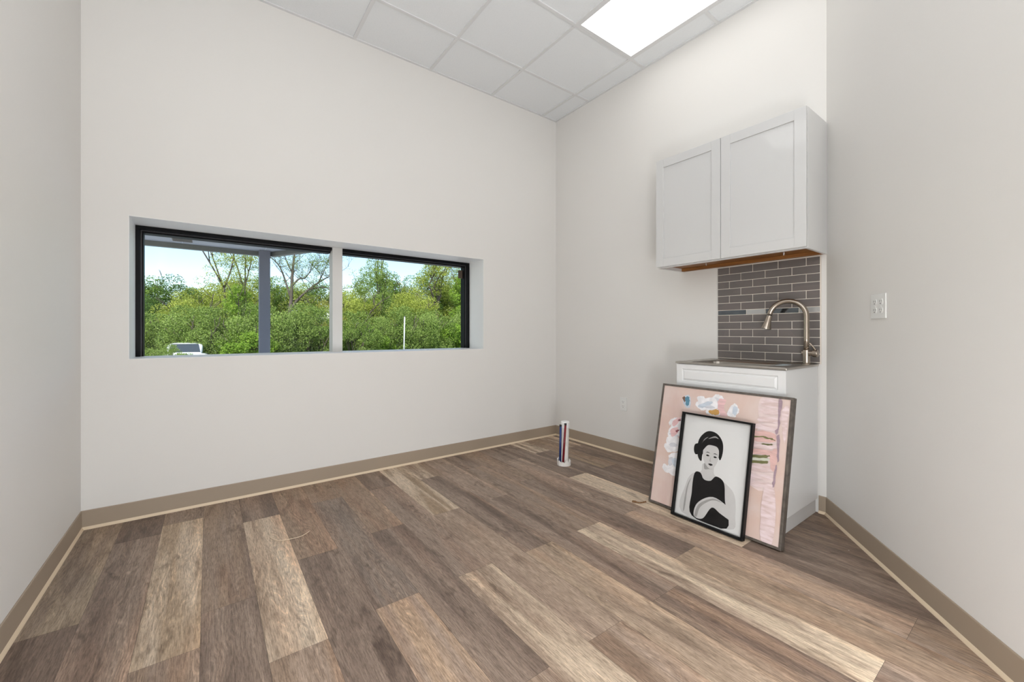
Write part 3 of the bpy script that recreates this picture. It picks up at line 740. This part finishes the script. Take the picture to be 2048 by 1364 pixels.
def pink_painting():
    S, th, fw = .738, .040, .0125
    mat = leaning(1.186, 2.207, .158, S, th)
    t = thing('framed_painting', 'large pink floral painting in a grey wood frame leaning on the white sink cabinet', 'painting'); t.matrix_world = mat
    local_obj(frame_mb(S, S, th, fw), 'frame', M['gframe'], t, bevel=.0012)
    in_ = S - 2 * fw
    pk = lin((226, 193, 180))
    t2 = NT('pink_canvas'); co = t2.n('ShaderNodeTexCoord').outputs['Object']
    n1 = t2.n('ShaderNodeTexNoise', {'Vector': co, 'Scale': 5., 'Detail': 4., 'Distortion': .8})
    n2 = t2.n('ShaderNodeTexNoise', {'Vector': t2.n('ShaderNodeMapping', {'Vector': co, 'Scale': (9, 3, 1)}).outputs[0], 'Scale': 1., 'Detail': 3.})
    c = t2.mix(t2.ramp(n1.outputs[0], [(.35, 0.), (.65, 1.)]), lin((212, 184, 171)), lin((216, 196, 188)))
    c = t2.mix(t2.math('MULTIPLY', t2.ramp(n2.outputs[0], [(.5, 0.), (.7, 1.)]), .5), c, lin((202, 172, 164)))
    bp = t2.n('ShaderNodeBump', {'Height': n2.outputs[0], 'Strength': .25, 'Distance': .002})
    t2.bsdf(color=c, rough=.55, normal=bp.outputs[0])
    mats = [t2.m]; m = MB(); m.box((-S / 2 + fw - .002, fw - .002, .004), (S / 2 - fw + .002, S - fw + .002, th - .004))
    STR = [('pale_block', (220, 201, 198), [[(.80, .985), (.932, .985), (.935, .60), (.925, .36), (.79, .35), (.77, .50), (.79, .70), (.805, .80)]]),
           ('white', (232, 230, 232), [[(0.307, 0.883), (0.351, 0.917), (0.419, 0.941), (0.463, 0.957), (0.508, 0.942), (0.543, 0.935), (0.533, 0.902), (0.492, 0.87), (0.427, 0.844), (0.37, 0.831), (0.321, 0.852)], [(0.128, 0.709), (0.188, 0.748), (0.221, 0.731), (0.22, 0.607), (0.128, 0.561), (0.087, 0.576), (0.101, 0.642)], [(0.083, 0.552), (0.184, 0.577), (0.218, 0.483), (0.152, 0.444), (0.103, 0.481)], [(0.116, 0.404), (0.209, 0.442), (0.215, 0.266), (0.142, 0.263), (0.1, 0.297), (0.147, 0.355)], [(0.597, 0.901), (0.626, 0.922), (0.651, 0.893), (0.657, 0.858), (0.623, 0.823), (0.573, 0.825)], [(.25, .45), (.35, .50), (.42, .40), (.36, .28), (.26, .30)], [(.30, .70), (.44, .78), (.50, .66), (.40, .58)], [(.335, .895), (.315, .935), (.37, .945), (.40, .905)], [(.45, .94), (.47, .975), (.52, .965), (.53, .93)], [(.42, .845), (.40, .82), (.46, .80), (.53, .83), (.50, .86)], [(.10, .66), (.085, .69), (.13, .73), (.17, .72)], [(.085, .50), (.07, .47), (.11, .43), (.15, .45)], [(.09, .33), (.075, .29), (.12, .26), (.16, .28)], [(.60, .90), (.585, .86), (.61, .82), (.64, .83)]]),
           ('soft_grey', (206, 206, 212), [[(.34, .87), (.40, .89), (.47, .87), (.41, .855)], [(.46, .95), (.50, .94), (.525, .91), (.49, .92)], [(.10, .59), (.15, .60), (.20, .585), (.14, .575)], [(.11, .50), (.16, .52), (.19, .50), (.14, .48)], [(.12, .36), (.15, .40), (.17, .36), (.14, .32)], [(.61, .86), (.63, .88), (.645, .85), (.63, .83)]]),
           ('petal_pink', (222, 184, 184), [[(0.492, 0.934), (0.551, 0.942), (0.54, 0.877), (0.571, 0.819), (0.517, 0.821), (0.491, 0.881)], [(0.128, 0.709), (0.189, 0.742), (0.176, 0.7), (0.139, 0.66), (0.118, 0.668)], [(0.109, 0.62), (0.171, 0.654), (0.17, 0.597), (0.128, 0.566)]]),
           ('blue_grey', (196, 204, 214), [[(0.613, 0.893), (0.638, 0.901), (0.649, 0.862), (0.624, 0.833), (0.611, 0.851)], [(0.154, 0.379), (0.203, 0.396), (0.201, 0.323), (0.174, 0.339)], [(0.332, 0.864), (0.41, 0.908), (0.445, 0.901), (0.368, 0.853)], [(0.187, 0.907), (0.241, 0.94), (0.267, 0.878), (0.253, 0.834), (0.218, 0.841)]]),
           ('blue', (92, 138, 160), [[(0.209, 0.919), (0.241, 0.927), (0.254, 0.876), (0.234, 0.845), (0.214, 0.882)]]),
           ('brown', (120, 92, 78), [[(0.184, 0.909), (0.205, 0.923), (0.21, 0.874)]]),
           ('gold', (196, 150, 84), [[(0.425, 0.834), (0.493, 0.858), (0.509, 0.82), (0.452, 0.811)]]),
           ('dark_red', (130, 70, 78), [[(0.155, 0.623), (0.189, 0.640), (0.186, 0.628), (0.169, 0.612)], [(0.166, 0.716), (0.19, 0.728), (0.188, 0.712)]]),
           ('lavender', (226, 208, 210), [[(0.821, 0.974), (0.905, 0.986), (0.913, 0.935), (0.818, 0.931)], [(0.815, 0.914), (0.921, 0.919), (0.92, 0.883), (0.814, 0.877)], [(0.813, 0.849), (0.93, 0.856), (0.93, 0.828), (0.81, 0.815)], [(0.787, 0.795), (0.925, 0.794), (0.924, 0.765), (0.789, 0.761)], [(0.791, 0.654), (0.911, 0.664), (0.911, 0.635), (0.788, 0.625)], [(0.787, 0.499), (0.924, 0.516), (0.922, 0.479), (0.786, 0.459)], [(0.777, 0.429), (0.906, 0.446), (0.904, 0.418), (0.774, 0.398)], [(0.775, 0.381), (0.922, 0.399), (0.92, 0.366), (0.774, 0.354)], [(0.877, 0.342), (0.952, 0.348), (0.962, 0.003), (0.888, 0.009)], [(0.947, 0.905), (0.99, 0.95), (0.987, 0.707), (0.965, 0.777)]]),
           ('rose', (216, 178, 172), [[(0.784, 0.743), (0.915, 0.749), (0.914, 0.688), (0.786, 0.67)], [(0.789, 0.61), (0.918, 0.627), (0.915, 0.6), (0.786, 0.576)], [(0.897, 0.594), (0.943, 0.642), (0.939, 0.492), (0.912, 0.504)]]),
           ('mauve', (160, 138, 148), [[(0.922, 0.978), (0.945, 0.991), (0.944, 0.887), (0.938, 0.754), (0.915, 0.763), (0.933, 0.809)], [(0.934, 0.725), (0.951, 0.728), (0.957, 0.571), (0.947, 0.569)], [(0.934, 0.491), (0.949, 0.532), (0.943, 0.391), (0.932, 0.388)]]),
           ('leaf_green', (112, 112, 72), [[(0.757, 0.706), (0.863, 0.715), (0.922, 0.704), (0.918, 0.696), (0.859, 0.704), (0.757, 0.696)], [(0.753, 0.560), (0.888, 0.588), (0.879, 0.569), (0.755, 0.540)], [(0.754, 0.52), (0.884, 0.546), (0.874, 0.527), (0.755, 0.505)], [(0.839, 0.664), (0.906, 0.67), (0.902, 0.662), (0.839, 0.656)]]),
           ('pale_green', (206, 206, 190), [[(0.755, 0.538), (0.885, 0.567), (0.887, 0.549), (0.753, 0.522)]])]
    rng = random.Random(9); z = th - .0038
    for i, (nm, c, polys) in enumerate(STR):
        mats.append(paint_mat('paint_' + nm, lin(c), .09 if nm != 'lavender' else .05, (14, 60, 1) if nm != 'white' else (30, 30, 1),
                              lin((208, 184, 180)) if nm == 'lavender' else None))
        m.cur = i + 1
        for p in polys:
            z += .00006; flat_poly(m, p, z, in_, in_, -in_ / 2, fw, True, .004, rng)
    local_obj(m, 'canvas', mats, t)['label'] = 'pink canvas with white petals and pale brush strokes'
pink_painting()

def ink_drawing():
    Wd, Hh, th, fw = .398, .592, .030, .011
    mat = leaning(1.172, 2.158, .123, Hh, th)
    t = thing('framed_drawing', 'small black framed black and white drawing of a woman in front of the pink painting', 'drawing'); t.matrix_world = mat
    local_obj(frame_mb(Wd, Hh, th, fw), 'frame', M['bframe'], t, bevel=.001)
    w_, h_ = Wd - 2 * fw, Hh - 2 * fw
    m = MB(); m.box((-w_ / 2 - .002, fw - .002, .002), (w_ / 2 + .002, Hh - fw + .002, .008)); local_obj(m, 'mat_board', M['matboard'], t)
    ink = plain('black_ink', (.016, .015, .015), .8, var=.25, vscale=35, spec=.1)
    gry = plain('grey_wash', (.36, .35, .34), .6, var=.15, vscale=40)
    lgt = plain('pale_wash', (.62, .61, .60), .6, var=.06, vscale=30)
    m = MB(); pw, ph = w_ - .012, h_ - .012
    m.box((-pw / 2, fw + .006, .008), (pw / 2, fw + .006 + ph, .0085))
    z = [.0086]
    def poly(mi, pts, sm=True):
        m.cur = mi; z[0] += .00004; flat_poly(m, pts, z[0], pw, ph, -pw / 2, fw + .006, sm)
    # torso: pale shoulders and arms, dark sleeveless dress
    poly(2, [(.10, .02), (.12, .30), (.20, .42), (.34, .47), (.36, .55), (.52, .55), (.55, .47), (.72, .42), (.86, .34), (.90, .16), (.84, .02)])
    poly(1, [(.27, .02), (.23, .24), (.24, .43), (.33, .455), (.40, .40), (.50, .405), (.58, .46), (.70, .42), (.74, .26), (.80, .02)])
    poly(2, [(.30, .03), (.34, .16), (.56, .26), (.82, .20), (.88, .10), (.70, .13), (.56, .16), (.44, .03)])          # forearm lying across
    poly(3, [(.31, .03), (.36, .15), (.56, .245), (.70, .235), (.55, .225), (.39, .13), (.35, .03)])
    # neck and face
    poly(2, [(.37, .42), (.38, .56), (.51, .56), (.52, .42), (.45, .405)])
    poly(3, [(.39, .50), (.385, .56), (.50, .545), (.51, .52), (.46, .51)])
    poly(1, [(.27, .60), (.24, .70), (.27, .80), (.38, .875), (.52, .87), (.62, .80), (.64, .70), (.61, .62), (.55, .66), (.35, .65), (.33, .57)])   # hair
    poly(1, [(.23, .62), (.19, .66), (.20, .72), (.27, .73), (.30, .66)])                                                         # low side bun
    poly(2, [(.345, .62), (.34, .70), (.37, .745), (.47, .765), (.56, .74), (.585, .68), (.575, .60), (.53, .535), (.475, .515), (.42, .535), (.37, .575)])
    poly(1, [(.335, .68), (.36, .75), (.47, .785), (.585, .75), (.60, .68), (.555, .735), (.47, .745), (.40, .735)])              # fringe
    for a in (.385, .50):
        poly(1, [(a, .664), (a + .03, .674), (a + .07, .664), (a + .03, .667)])
        poly(1, [(a + .008, .637), (a + .03, .647), (a + .062, .637), (a + .03, .630)])
    poly(3, [(.468, .632), (.455, .592), (.478, .586), (.480, .592), (.466, .596)])
    poly(1, [(.440, .558), (.465, .566), (.490, .566), (.510, .558), (.475, .546)])
    poly(3, [(.40, .80), (.50, .84), (.56, .82), (.50, .825)]); poly(3, [(.30, .72), (.34, .79), (.40, .82), (.33, .77)])
    poly(3, [(.12, .06), (.14, .28), (.20, .38), (.16, .27), (.145, .06)])
    local_obj(m, 'print', [M['paper'], ink, lgt, gry], t)['label'] = 'white sheet with an ink drawing of a dark haired woman'
    local_obj(MB().box((-w_ / 2, fw, th - .010), (w_ / 2, Hh - fw, th - .008)), 'glazing', M['pic_glass'], t)
ink_drawing()

# ------------------------------------------------------------------ outside: ground, canopy, sign pole, car
GZ = -.95
g = NT('grass_ground'); co = g.n('ShaderNodeTexCoord').outputs['Object']
nz = g.n('ShaderNodeTexNoise', {'Vector': co, 'Scale': .6, 'Detail': 6.})
g.bsdf(color=g.mix(nz.outputs[0], (.06, .10, .025), (.12, .16, .05)), rough=.9)
struct(MB().box((-60, 17.0, GZ - .2), (110, 130, GZ)).build('ground', g.m), 'grassy ground outside the window', 'ground')
struct(MB().box((-60, YW + .01, GZ - .2), (110, 17.0, GZ)).build('pavement', plain('pale_concrete', (.60, .58, .55), .85, var=.06, vscale=1.5)), 'pale concrete paving outside the window', 'pavement')

def canopy():
    A = Vector((.93, 9.05)); zs, zf, zt = 2.58, 2.50, 2.95
    t = thing('entrance_canopy', 'grey porch canopy with a post outside the left window pane', 'canopy', (.85, 9.0, GZ))
    e = Vector((.72, -1.36)).normalized()                        # slanted end
    pB = A + e * 3.4
    outer = [(-14, A.y), (A.x, A.y), (pB.x, pB.y), (pB.x - 1.5, YW + .02), (-14, YW + .02)]
    soff = plain('grey_soffit', lin((200, 201, 206)), .7, var=.03)
    t1 = NT('soffit_panels'); c1 = t1.n('ShaderNodeTexCoord').outputs['Object']
    br = t1.n('ShaderNodeTexBrick', {'Vector': c1, 'Color1': lin((206, 206, 210)) + (1,), 'Color2': lin((200, 201, 206)) + (1,), 'Mortar': lin((228, 228, 230)) + (1,), 'Scale': 1., 'Mortar Size': .008, 'Brick Width': 1.2, 'Row Height': .6}, offset=0.)
    t1.bsdf(color=br.outputs[0], rough=.7)
    MB().prism(outer, zs, zt).build('soffit', t1.m, t)
    f = MB(); ft = .10
    fas = plain('dark_grey_fascia', lin((120, 122, 118)), .55)
    f.box((-14, A.y, zf), (A.x, A.y + ft, zt + .1))
    n2 = Vector((-e.y, e.x)); n2 = n2 if n2.x > 0 else -n2
    q = [A, A + Vector((0, ft)), A + n2 * ft + Vector((0, .0)), pB + n2 * ft, pB]
    f.prism([tuple(p) for p in (A, pB, pB + n2 * ft, A + n2 * ft * 1.0)], zf, zt + .1)
    f.build('fascia', fas, t)
    v = MB(); vx0, vx1, vy0, vy1 = -.47, -.21, 8.2, 8.8
    v.box((vx0, vy0, zs - .012), (vx1, vy1, zs - .0005))
    v.cur = 1
    for i in range(12):
        xx = vx0 + .02 + i * (vx1 - vx0 - .04) / 11
        v.box((xx - .003, vy0 + .02, zs - .018), (xx + .003, vy1 - .02, zs - .012))
    v.build('soffit_vent', [plain('brown_vent', lin((128, 116, 108)), .6), plain('vent_slats', lin((92, 84, 78)), .6)], t)
    pm = plain('slate_grey_post', lin((126, 128, 142)), .5)
    p = MB().box((.762, 8.86, GZ), (.935, 9.04, zs - .0005)).build('post', pm, t, bevel=.006)
    return t
canopy()

po = thing('sign_pole', 'thin pale grey pole standing among the trees behind the right pane', 'pole', (8.8, 22, GZ))
MB().tube([(8.76, 22, GZ), (8.82, 22, 1.9)], .034, 12).build('pole', plain('galvanised_pole', (.55, .57, .60), .4), po, smooth=True)
MB().tube([(8.82, 22, 1.9), (8.82, 22, 1.96)], [.04, .02], 12).build('pole_cap', M['grey_glint_cap'], po)

def car():
    cx, cy = -.87, 25.5
    t = thing('parked_car', 'white parked car half hidden by bushes beyond the left pane', 'car', (cx, cy, GZ))
    body = plain('white_car_paint', (.82, .83, .85), .2, var=.01, coat=.5)
    # length along y, seen from behind; sections (y, half width, z low, z high)
    def loft(secs, n=20):
        m = MB(); vs = []; 
        for y, hw, zl, zh, pw in secs:
            for i in range(n):
                a = 2 * math.pi * i / n; ca, sa = math.cos(a), math.sin(a)
                vs.append((cx + hw * math.copysign(abs(ca) ** pw, ca), cy + y, GZ + (zl + zh) / 2 + (zh - zl) / 2 * math.copysign(abs(sa) ** pw, sa)))
        k = len(secs)
        fs = [(i * n + j, i * n + (j + 1) % n, (i + 1) * n + (j + 1) % n, (i + 1) * n + j) for i in range(k - 1) for j in range(n)]
        fs += [tuple(range(n))[::-1], tuple(range((k - 1) * n, k * n))]
        m.add(vs, fs); return m
    loft([(-2.2, .72, .42, .80, .5), (-2.1, .86, .30, .98, .4), (-1.4, .90, .25, 1.03, .35), (1.0, .90, .25, 1.0, .35), (1.9, .86, .28, .90, .4), (2.2, .70, .36, .74, .5)]).build('body', body, t, smooth=True)
    loft([(-1.35, .60, .96, 1.05, .5), (-.7, .68, .9, 1.46, .45), (.3, .68, .9, 1.50, .45), (1.15, .60, .92, 1.04, .5)]).build('cabin', body, t, smooth=True)
    gl = plain('dark_car_glass', (.05, .06, .07), .08)
    def quad(name, ps):
        m = MB(); n = Vector((0, -1, .7)).normalized() * .02
        vs = [Vector(p) for p in ps]; m.add([v + n for v in vs] + [v for v in vs], [(0, 1, 2, 3), (7, 6, 5, 4), (0, 4, 5, 1), (1, 5, 6, 2), (2, 6, 7, 3), (3, 7, 4, 0)])
        m.build(name, gl, t)
    quad('rear_window', [(cx - .58, cy - 1.30, GZ + 1.07), (cx + .58, cy - 1.30, GZ + 1.07), (cx + .50, cy - .76, GZ + 1.44), (cx - .50, cy - .76, GZ + 1.44)])
    for sx in (-1, 1):
        MB().box((cx + sx * .55, cy - 2.19, GZ + .72), (cx + sx * .78, cy - 2.12, GZ + .86)).build('tail_light', plain('red_tail_light', (.4, .02, .02), .2), t)
        for wy in (-1.35, 1.35):
            MB().tube([(cx + sx * .72, cy + wy, GZ + .32), (cx + sx * .92, cy + wy, GZ + .32)], .32, 20).build('wheel', M['black_cap'], t)
car()

# ------------------------------------------------------------------ trees and shrubs
def leaf_mat(name, a, b, trans=.35):
    t = NT(name)
    oi = t.n('ShaderNodeVertexColor', layer_name='leaf').outputs[0]
    sep = t.n('ShaderNodeSeparateColor', {0: oi})
    c = t.mix(sep.outputs[0], a, b)
    d = t.n('ShaderNodeBsdfDiffuse', {'Color': c}); tr = t.n('ShaderNodeBsdfTranslucent', {'Color': t.mix(1., c, (1.1, 1.15, .7), 'MULTIPLY')})
    mx = t.n('ShaderNodeMixShader', {0: trans, 1: d.outputs[0], 2: tr.outputs[0]})
    t.t.links.new(mx.outputs[0], t.out.inputs[0]); return t.m
LM = {'green': leaf_mat('mid_green_leaf', (.075, .15, .028), (.24, .34, .085)), 'yellow': leaf_mat('yellow_green_leaf', (.18, .235, .035), (.48, .52, .13)),
      'olive': leaf_mat('olive_leaf', (.11, .175, .036), (.33, .42, .13)), 'dark': leaf_mat('dark_green_leaf', (.045, .095, .025), (.15, .24, .075)),
      'bright': leaf_mat('bright_green_leaf', (.10, .20, .025), (.34, .48, .085)), 'gold': leaf_mat('golden_leaf', (.20, .21, .045), (.50, .47, .13))}
bark = plain('grey_brown_bark', (.085, .068, .055), .9, var=.3, vscale=8)

def crown_mesh(seed, blobs, nleaf, size, name):
    """blobs: list of (x, y, z, r) ; leaves sit in a shell on each blob"""
    rg = np.random.default_rng(seed)
    cen = []; tone = []
    tot = sum(b[3] ** 2 for b in blobs)
    for (x, y, z, r) in blobs:
        k = max(8, int(nleaf * r * r / tot))
        d = rg.normal(size=(k, 3)); d /= np.linalg.norm(d, axis=1)[:, None]
        rr = r * rg.uniform(.45, 1.08, k) ** .6
        p = np.array([x, y, z]) + d * rr[:, None] * np.array([1, 1, .85])
        cen.append(p); tone.append(np.clip(rg.normal(.5, .22, k) + rg.normal(0, .16), 0, 1))
    c = np.concatenate(cen); tn = np.concatenate(tone); n = len(c)
    u = rg.normal(size=(n, 3)); u /= np.linalg.norm(u, axis=1)[:, None]
    q = rg.normal(size=(n, 3)); v = np.cross(u, q); v /= np.linalg.norm(v, axis=1)[:, None]
    s = size * rg.uniform(.6, 1.3, n)[:, None]
    w3 = np.cross(u, v) * s * .18
    vs = np.stack([c - u * s, c - v * s * .5 + w3, c + u * s, c + v * s * .5 + w3], 1).reshape(-1, 3)
    me = bpy.data.meshes.new(name)
    me.vertices.add(4 * n); me.vertices.foreach_set('co', vs.astype('f').ravel())
    me.loops.add(4 * n); me.loops.foreach_set('vertex_index', np.arange(4 * n, dtype='i'))
    me.polygons.add(n); me.polygons.foreach_set('loop_start', np.arange(0, 4 * n, 4, dtype='i')); me.polygons.foreach_set('loop_total', np.full(n, 4, 'i'))
    me.update(calc_edges=True)
    at = me.color_attributes.new('leaf', 'FLOAT_COLOR', 'POINT')
    col = np.repeat(np.stack([tn, tn, tn, np.ones(n)], 1), 4, 0); at.data.foreach_set('color', col.astype('f').ravel())
    return me

def branchy(mb, p, d, length, r, depth, rng, tips, spread=.55):
    P = [Vector(p)]; dd = Vector(d).normalized(); k = 4
    for i in range(k):
        dd = (dd + Vector((rng.uniform(-.16, .16), rng.uniform(-.16, .16), rng.uniform(-.02, .10)))).normalized()
        P.append(P[-1] + dd * length / k)
    mb.tube(P, [r * (1 - .45 * i / k) for i in range(k + 1)], 7 if depth > 1 else 5)
    tips.append((P[-1], depth))
    if depth == 0: return
    for j in range(3 if depth > 1 else 3):
        q = P[rng.choice([2, 3, 4, 4])]; a = rng.uniform(0, 6.28)
        side = Vector((math.cos(a), math.sin(a), rng.uniform(.05, .7))).normalized()
        branchy(mb, q, dd * (1 - spread) + side * spread, length * rng.uniform(.55, .8), r * .55, depth - 1, rng, tips, spread)

def make_tree(name, seed, h, cr, kind, style, leaves, lsize):
    """a tree in local coordinates standing at the origin; style: round, tall, shrub, airy, bare"""
    rng = random.Random(seed)
    root = bpy.data.objects.new(name, None); C.objects.link(root)
    mb = MB(); tips = []
    if style == 'bare':
        limbs = [([(-.05, 0, 0), (-.10, 0, 1.6), (-.09, .05, 3.4), (0, .08, 4.3), (.05, .05, 5.7), (.12, 0, 6.8), (.25, .05, 7.9), (.30, 0, 9.0)], .17),
                 ([(.0, .02, 3.7), (.45, -.1, 4.4), (1.1, -.2, 5.1), (1.75, -.2, 5.65), (2.4, -.1, 6.1), (2.9, 0, 6.3)], .10),
                 ([(.06, .04, 5.3), (.5, .1, 5.85), (.95, .2, 6.0), (1.3, .2, 6.6), (1.45, .2, 7.3)], .07),
                 ([(-.02, .06, 4.4), (-.35, .1, 5.6), (-.7, .1, 6.6), (-1.2, .2, 7.2), (-1.8, .2, 7.6)], .07),
                 ([(1.1, -.2, 5.1), (1.9, -.4, 5.3), (2.7, -.5, 5.2), (3.2, -.5, 5.4)], .05), ([(.08, .03, 6.2), (-.3, .3, 7.2), (-.5, .4, 8.3)], .05),
                 ([(1.75, -.2, 5.65), (2.3, .2, 6.8), (2.6, .3, 7.8)], .045)]
        for pts, r in limbs:
            P = smooth_path(pts, 4); n_ = len(P)
            mb.tube(P, [r * (1 - .75 * i / (n_ - 1)) for i in range(n_)], 8)
            for i in range(4, n_, 2):
                if P[i].z < 4: continue
                a_ = rng.uniform(0, 6.28); dv = Vector((math.cos(a_), .5 * math.sin(a_), rng.uniform(-.1, .9)))
                branchy(mb, P[i], dv, rng.uniform(.7, 1.3), .022, 2, rng, tips, .5)
    elif style in ('round', 'tall', 'airy'):
        branchy(mb, (0, 0, 0), (rng.uniform(-.06, .06), 0, 1), h * (.42 if style != 'tall' else .55), h * (.022 if style != 'tall' else .012), 3, rng, tips, .5 if style != 'tall' else .24)
    else:
        for j in range(7):
            a = rng.uniform(0, 6.28); branchy(mb, (.15 * math.cos(a), .15 * math.sin(a), 0), (.35 * math.cos(a), .35 * math.sin(a), 1), h * .5, h * .012, 1, rng, tips)
    me = bpy.data.meshes.new(name + '_wood'); me.from_pydata(mb.v, [], mb.f); me.materials.append(bark)
    me.polygons.foreach_set('use_smooth', [True] * len(mb.f))
    tr = bpy.data.objects.new('trunk' if style != 'shrub' else 'stems', me); C.objects.link(tr); tr.parent = root
    bl = []
    if style == 'bare':
        for p, dp in tips: bl.append((p.x, p.y, p.z, .30 * rng.uniform(.6, 1.3)))
    if style == 'airy':
        for p, dp in tips:
            if dp <= 1: bl.append((p.x, p.y, p.z, cr * rng.uniform(.12, .26)))
    nb = {'round': 46, 'tall': 44, 'shrub': 30, 'airy': 30, 'bare': 0}[style]
    for j in range(nb):
        while True:
            x, y, z = (rng.uniform(-1, 1) for _ in range(3))
            if x * x + y * y + z * z < 1: break
        if style == 'round': z0, zr, xr = h * .58, h * .42, cr
        elif style == 'tall': z0, zr, xr = h * .55, h * .45, cr * (1 - .45 * max(0, z))
        elif style == 'airy': z0, zr, xr = h * .6, h * .40, cr
        else: z0, zr, xr = h * .48, h * .48, cr
        bl.append((x * xr * .85, y * xr * .85, max(.3, z0 + z * zr * .92), cr * rng.uniform(.20, .38)))
    if bl:
        cm = crown_mesh(seed, bl, leaves, lsize, name + '_leaves'); cm.materials.append(LM[kind])
        cr_ = bpy.data.objects.new('foliage', cm); C.objects.link(cr_); cr_.parent = root
    return root

protos = {}
def tree(key, x, y, s, rz, label, group=None):
    spec = {'round_green': ('leafy_tree', 21, 7.0, 2.6, 'green', 'round', 22000, .062), 'round_yellow': ('leafy_tree', 22, 6.5, 2.4, 'yellow', 'round', 22000, .058),
            'tall_green': ('tall_tree', 23, 9.0, 2.1, 'olive', 'tall', 17000, .060), 'tall_bright': ('tall_tree', 24, 8.0, 1.9, 'bright', 'tall', 18000, .066),
            'feather': ('feathery_tree', 37, 9.6, 2.0, 'yellow', 'tall', 7500, .052), 'airy': ('sparse_tree', 25, 10.0, 2.6, 'yellow', 'airy', 17000, .055), 'bare': ('bare_tree', 31, 9.5, 2.5, 'olive', 'bare', 9000, .040),
            'shrub_olive': ('willow_shrub', 27, 3.6, 1.9, 'olive', 'shrub', 18000, .045), 'shrub_bright': ('leafy_shrub', 28, 3.4, 1.7, 'bright', 'shrub', 14000, .060),
            'dark': ('dark_tree', 29, 6.5, 2.6, 'dark', 'round', 20000, .062), 'gold': ('golden_shrub', 30, 4.6, 1.8, 'gold', 'shrub', 14000, .052)}[key]
    if key not in protos:
        o = protos[key] = make_tree(*spec)
    else:
        o = copy_thing(protos[key], (0, 0, 0))
    o.location = (x, y, GZ); o.rotation_euler = (0, 0, rz); o.scale = (s, s, s)
    tag(o, label, 'tree' if 'tree' in spec[0] else 'shrub', group)
    return o

# (key, horizontal pixel-free bearing given as x at y, distance y, scale)
PL = []
def row(items, group):
    for it in items: tree(*it, group=group)
BACK = 'dense trees along the back of the thicket'; MID = 'trees in the middle of the thicket'; FRONT = 'shrubs at the front of the thicket'
rng = random.Random(77)
# bearing helper: slope x/y of a sight line from the room
def P_(k, y): return k * y, y
L_ = []
def put(key, k, y, s, label, group):
    x, y = P_(k, y); tree(key, x, y, s, 0 if key == 'bare' else rng.uniform(0, 6.28), label, group)
back = [(-.40, 'round_green', 1.0), (-.32, 'dark', .95), (-.245, 'round_green', .92), (-.17, 'dark', 1.0), (-.105, 'round_green', .86), (-.055, 'dark', .93), (-.005, 'round_yellow', .92), (.05, 'round_yellow', 1.02), (.10, 'round_green', .95), (.15, 'round_yellow', 1.0), (.205, 'round_green', .90), (.265, 'round_yellow', 1.02),
        (.33, 'round_green', 1.12), (.395, 'round_yellow', 1.12), (.47, 'round_green', 1.16), (.54, 'round_yellow', 1.28), (.61, 'round_green', 1.30), (.69, 'dark', 1.3), (.77, 'round_green', 1.4)]
BL = {'dark': 'dark green rounded tree at the back of the thicket', 'round_green': 'mid green rounded tree at the back of the thicket', 'round_yellow': 'yellow green rounded tree at the back of the thicket'}
for k, key, s in back: put(key, k, 42, s * 1.07, BL[key], BACK + (' (' + key.split('_')[-1] + ')' if 0 else ''))
mid = [('feather', .030, 36, .98, 'tall feathery yellow green tree at the middle of the left pane, rising above the rest'),
       ('feather', .066, 37, .99, 'tall feathery yellow green tree just left of the canopy post'),
       ('tall_bright', .052, 29, .60, 'bright green narrow tree just left of the canopy post'),
       ('bare', .145, 33, 1.0, 'bare branched brown tree just right of the canopy post'),
       ('gold', .205, 30, .92, 'golden leaved shrub beside the white window post'),
       ('round_yellow', -.03, 33, .74, 'rounded yellow green tree in the middle of the left pane'),
       ('dark', -.125, 34, .72, 'dark green tree at the left edge of the left pane'),
       ('tall_green', .325, 36, .98, 'tall olive tree rising near the middle of the right pane'),
       ('round_yellow', .275, 33, .84, 'yellow green tree at the left of the right pane'),
       ('airy', .50, 38, 1.05, 'tall thin leaved tree near the right frame'),
       ('round_yellow', .42, 33, .93, 'rounded yellow green tree behind the pale pole'),
       ('tall_bright', .57, 34, .92, 'bright green narrow tree at the far right of the window')]
for key, k, y, s, lab in mid: put(key, k, y, s, lab, MID)
front = [(-.052, 'shrub_olive', 21.3, .385), (-.026, 'shrub_bright', 21.6, .40), (-.115, 'shrub_olive', 28, .80), (-.068, 'shrub_olive', 23.0, .42), (-.058, 'shrub_olive', 29, .98), (-.018, 'shrub_olive', 27, .95), (.022, 'shrub_olive', 26, .92), (.060, 'shrub_bright', 25, .78),
         (.10, 'shrub_olive', 26, 1.0), (.145, 'shrub_olive', 27, 1.05), (.19, 'shrub_olive', 26, .98), (.235, 'shrub_bright', 28, .9), (.28, 'shrub_olive', 26, .92), (.325, 'shrub_bright', 27, .85),
         (.37, 'shrub_olive', 27, .98), (.42, 'shrub_olive', 27, 1.08), (.47, 'shrub_olive', 28, 1.05), (.525, 'shrub_bright', 28, .95), (.58, 'shrub_olive', 29, 1.12)]
FL = {'shrub_olive': 'low olive green shrub at the front of the thicket', 'shrub_bright': 'low bright green shrub at the front of the thicket'}
for k, key, y, s in front: put(key, k, y, s, FL[key], FRONT)
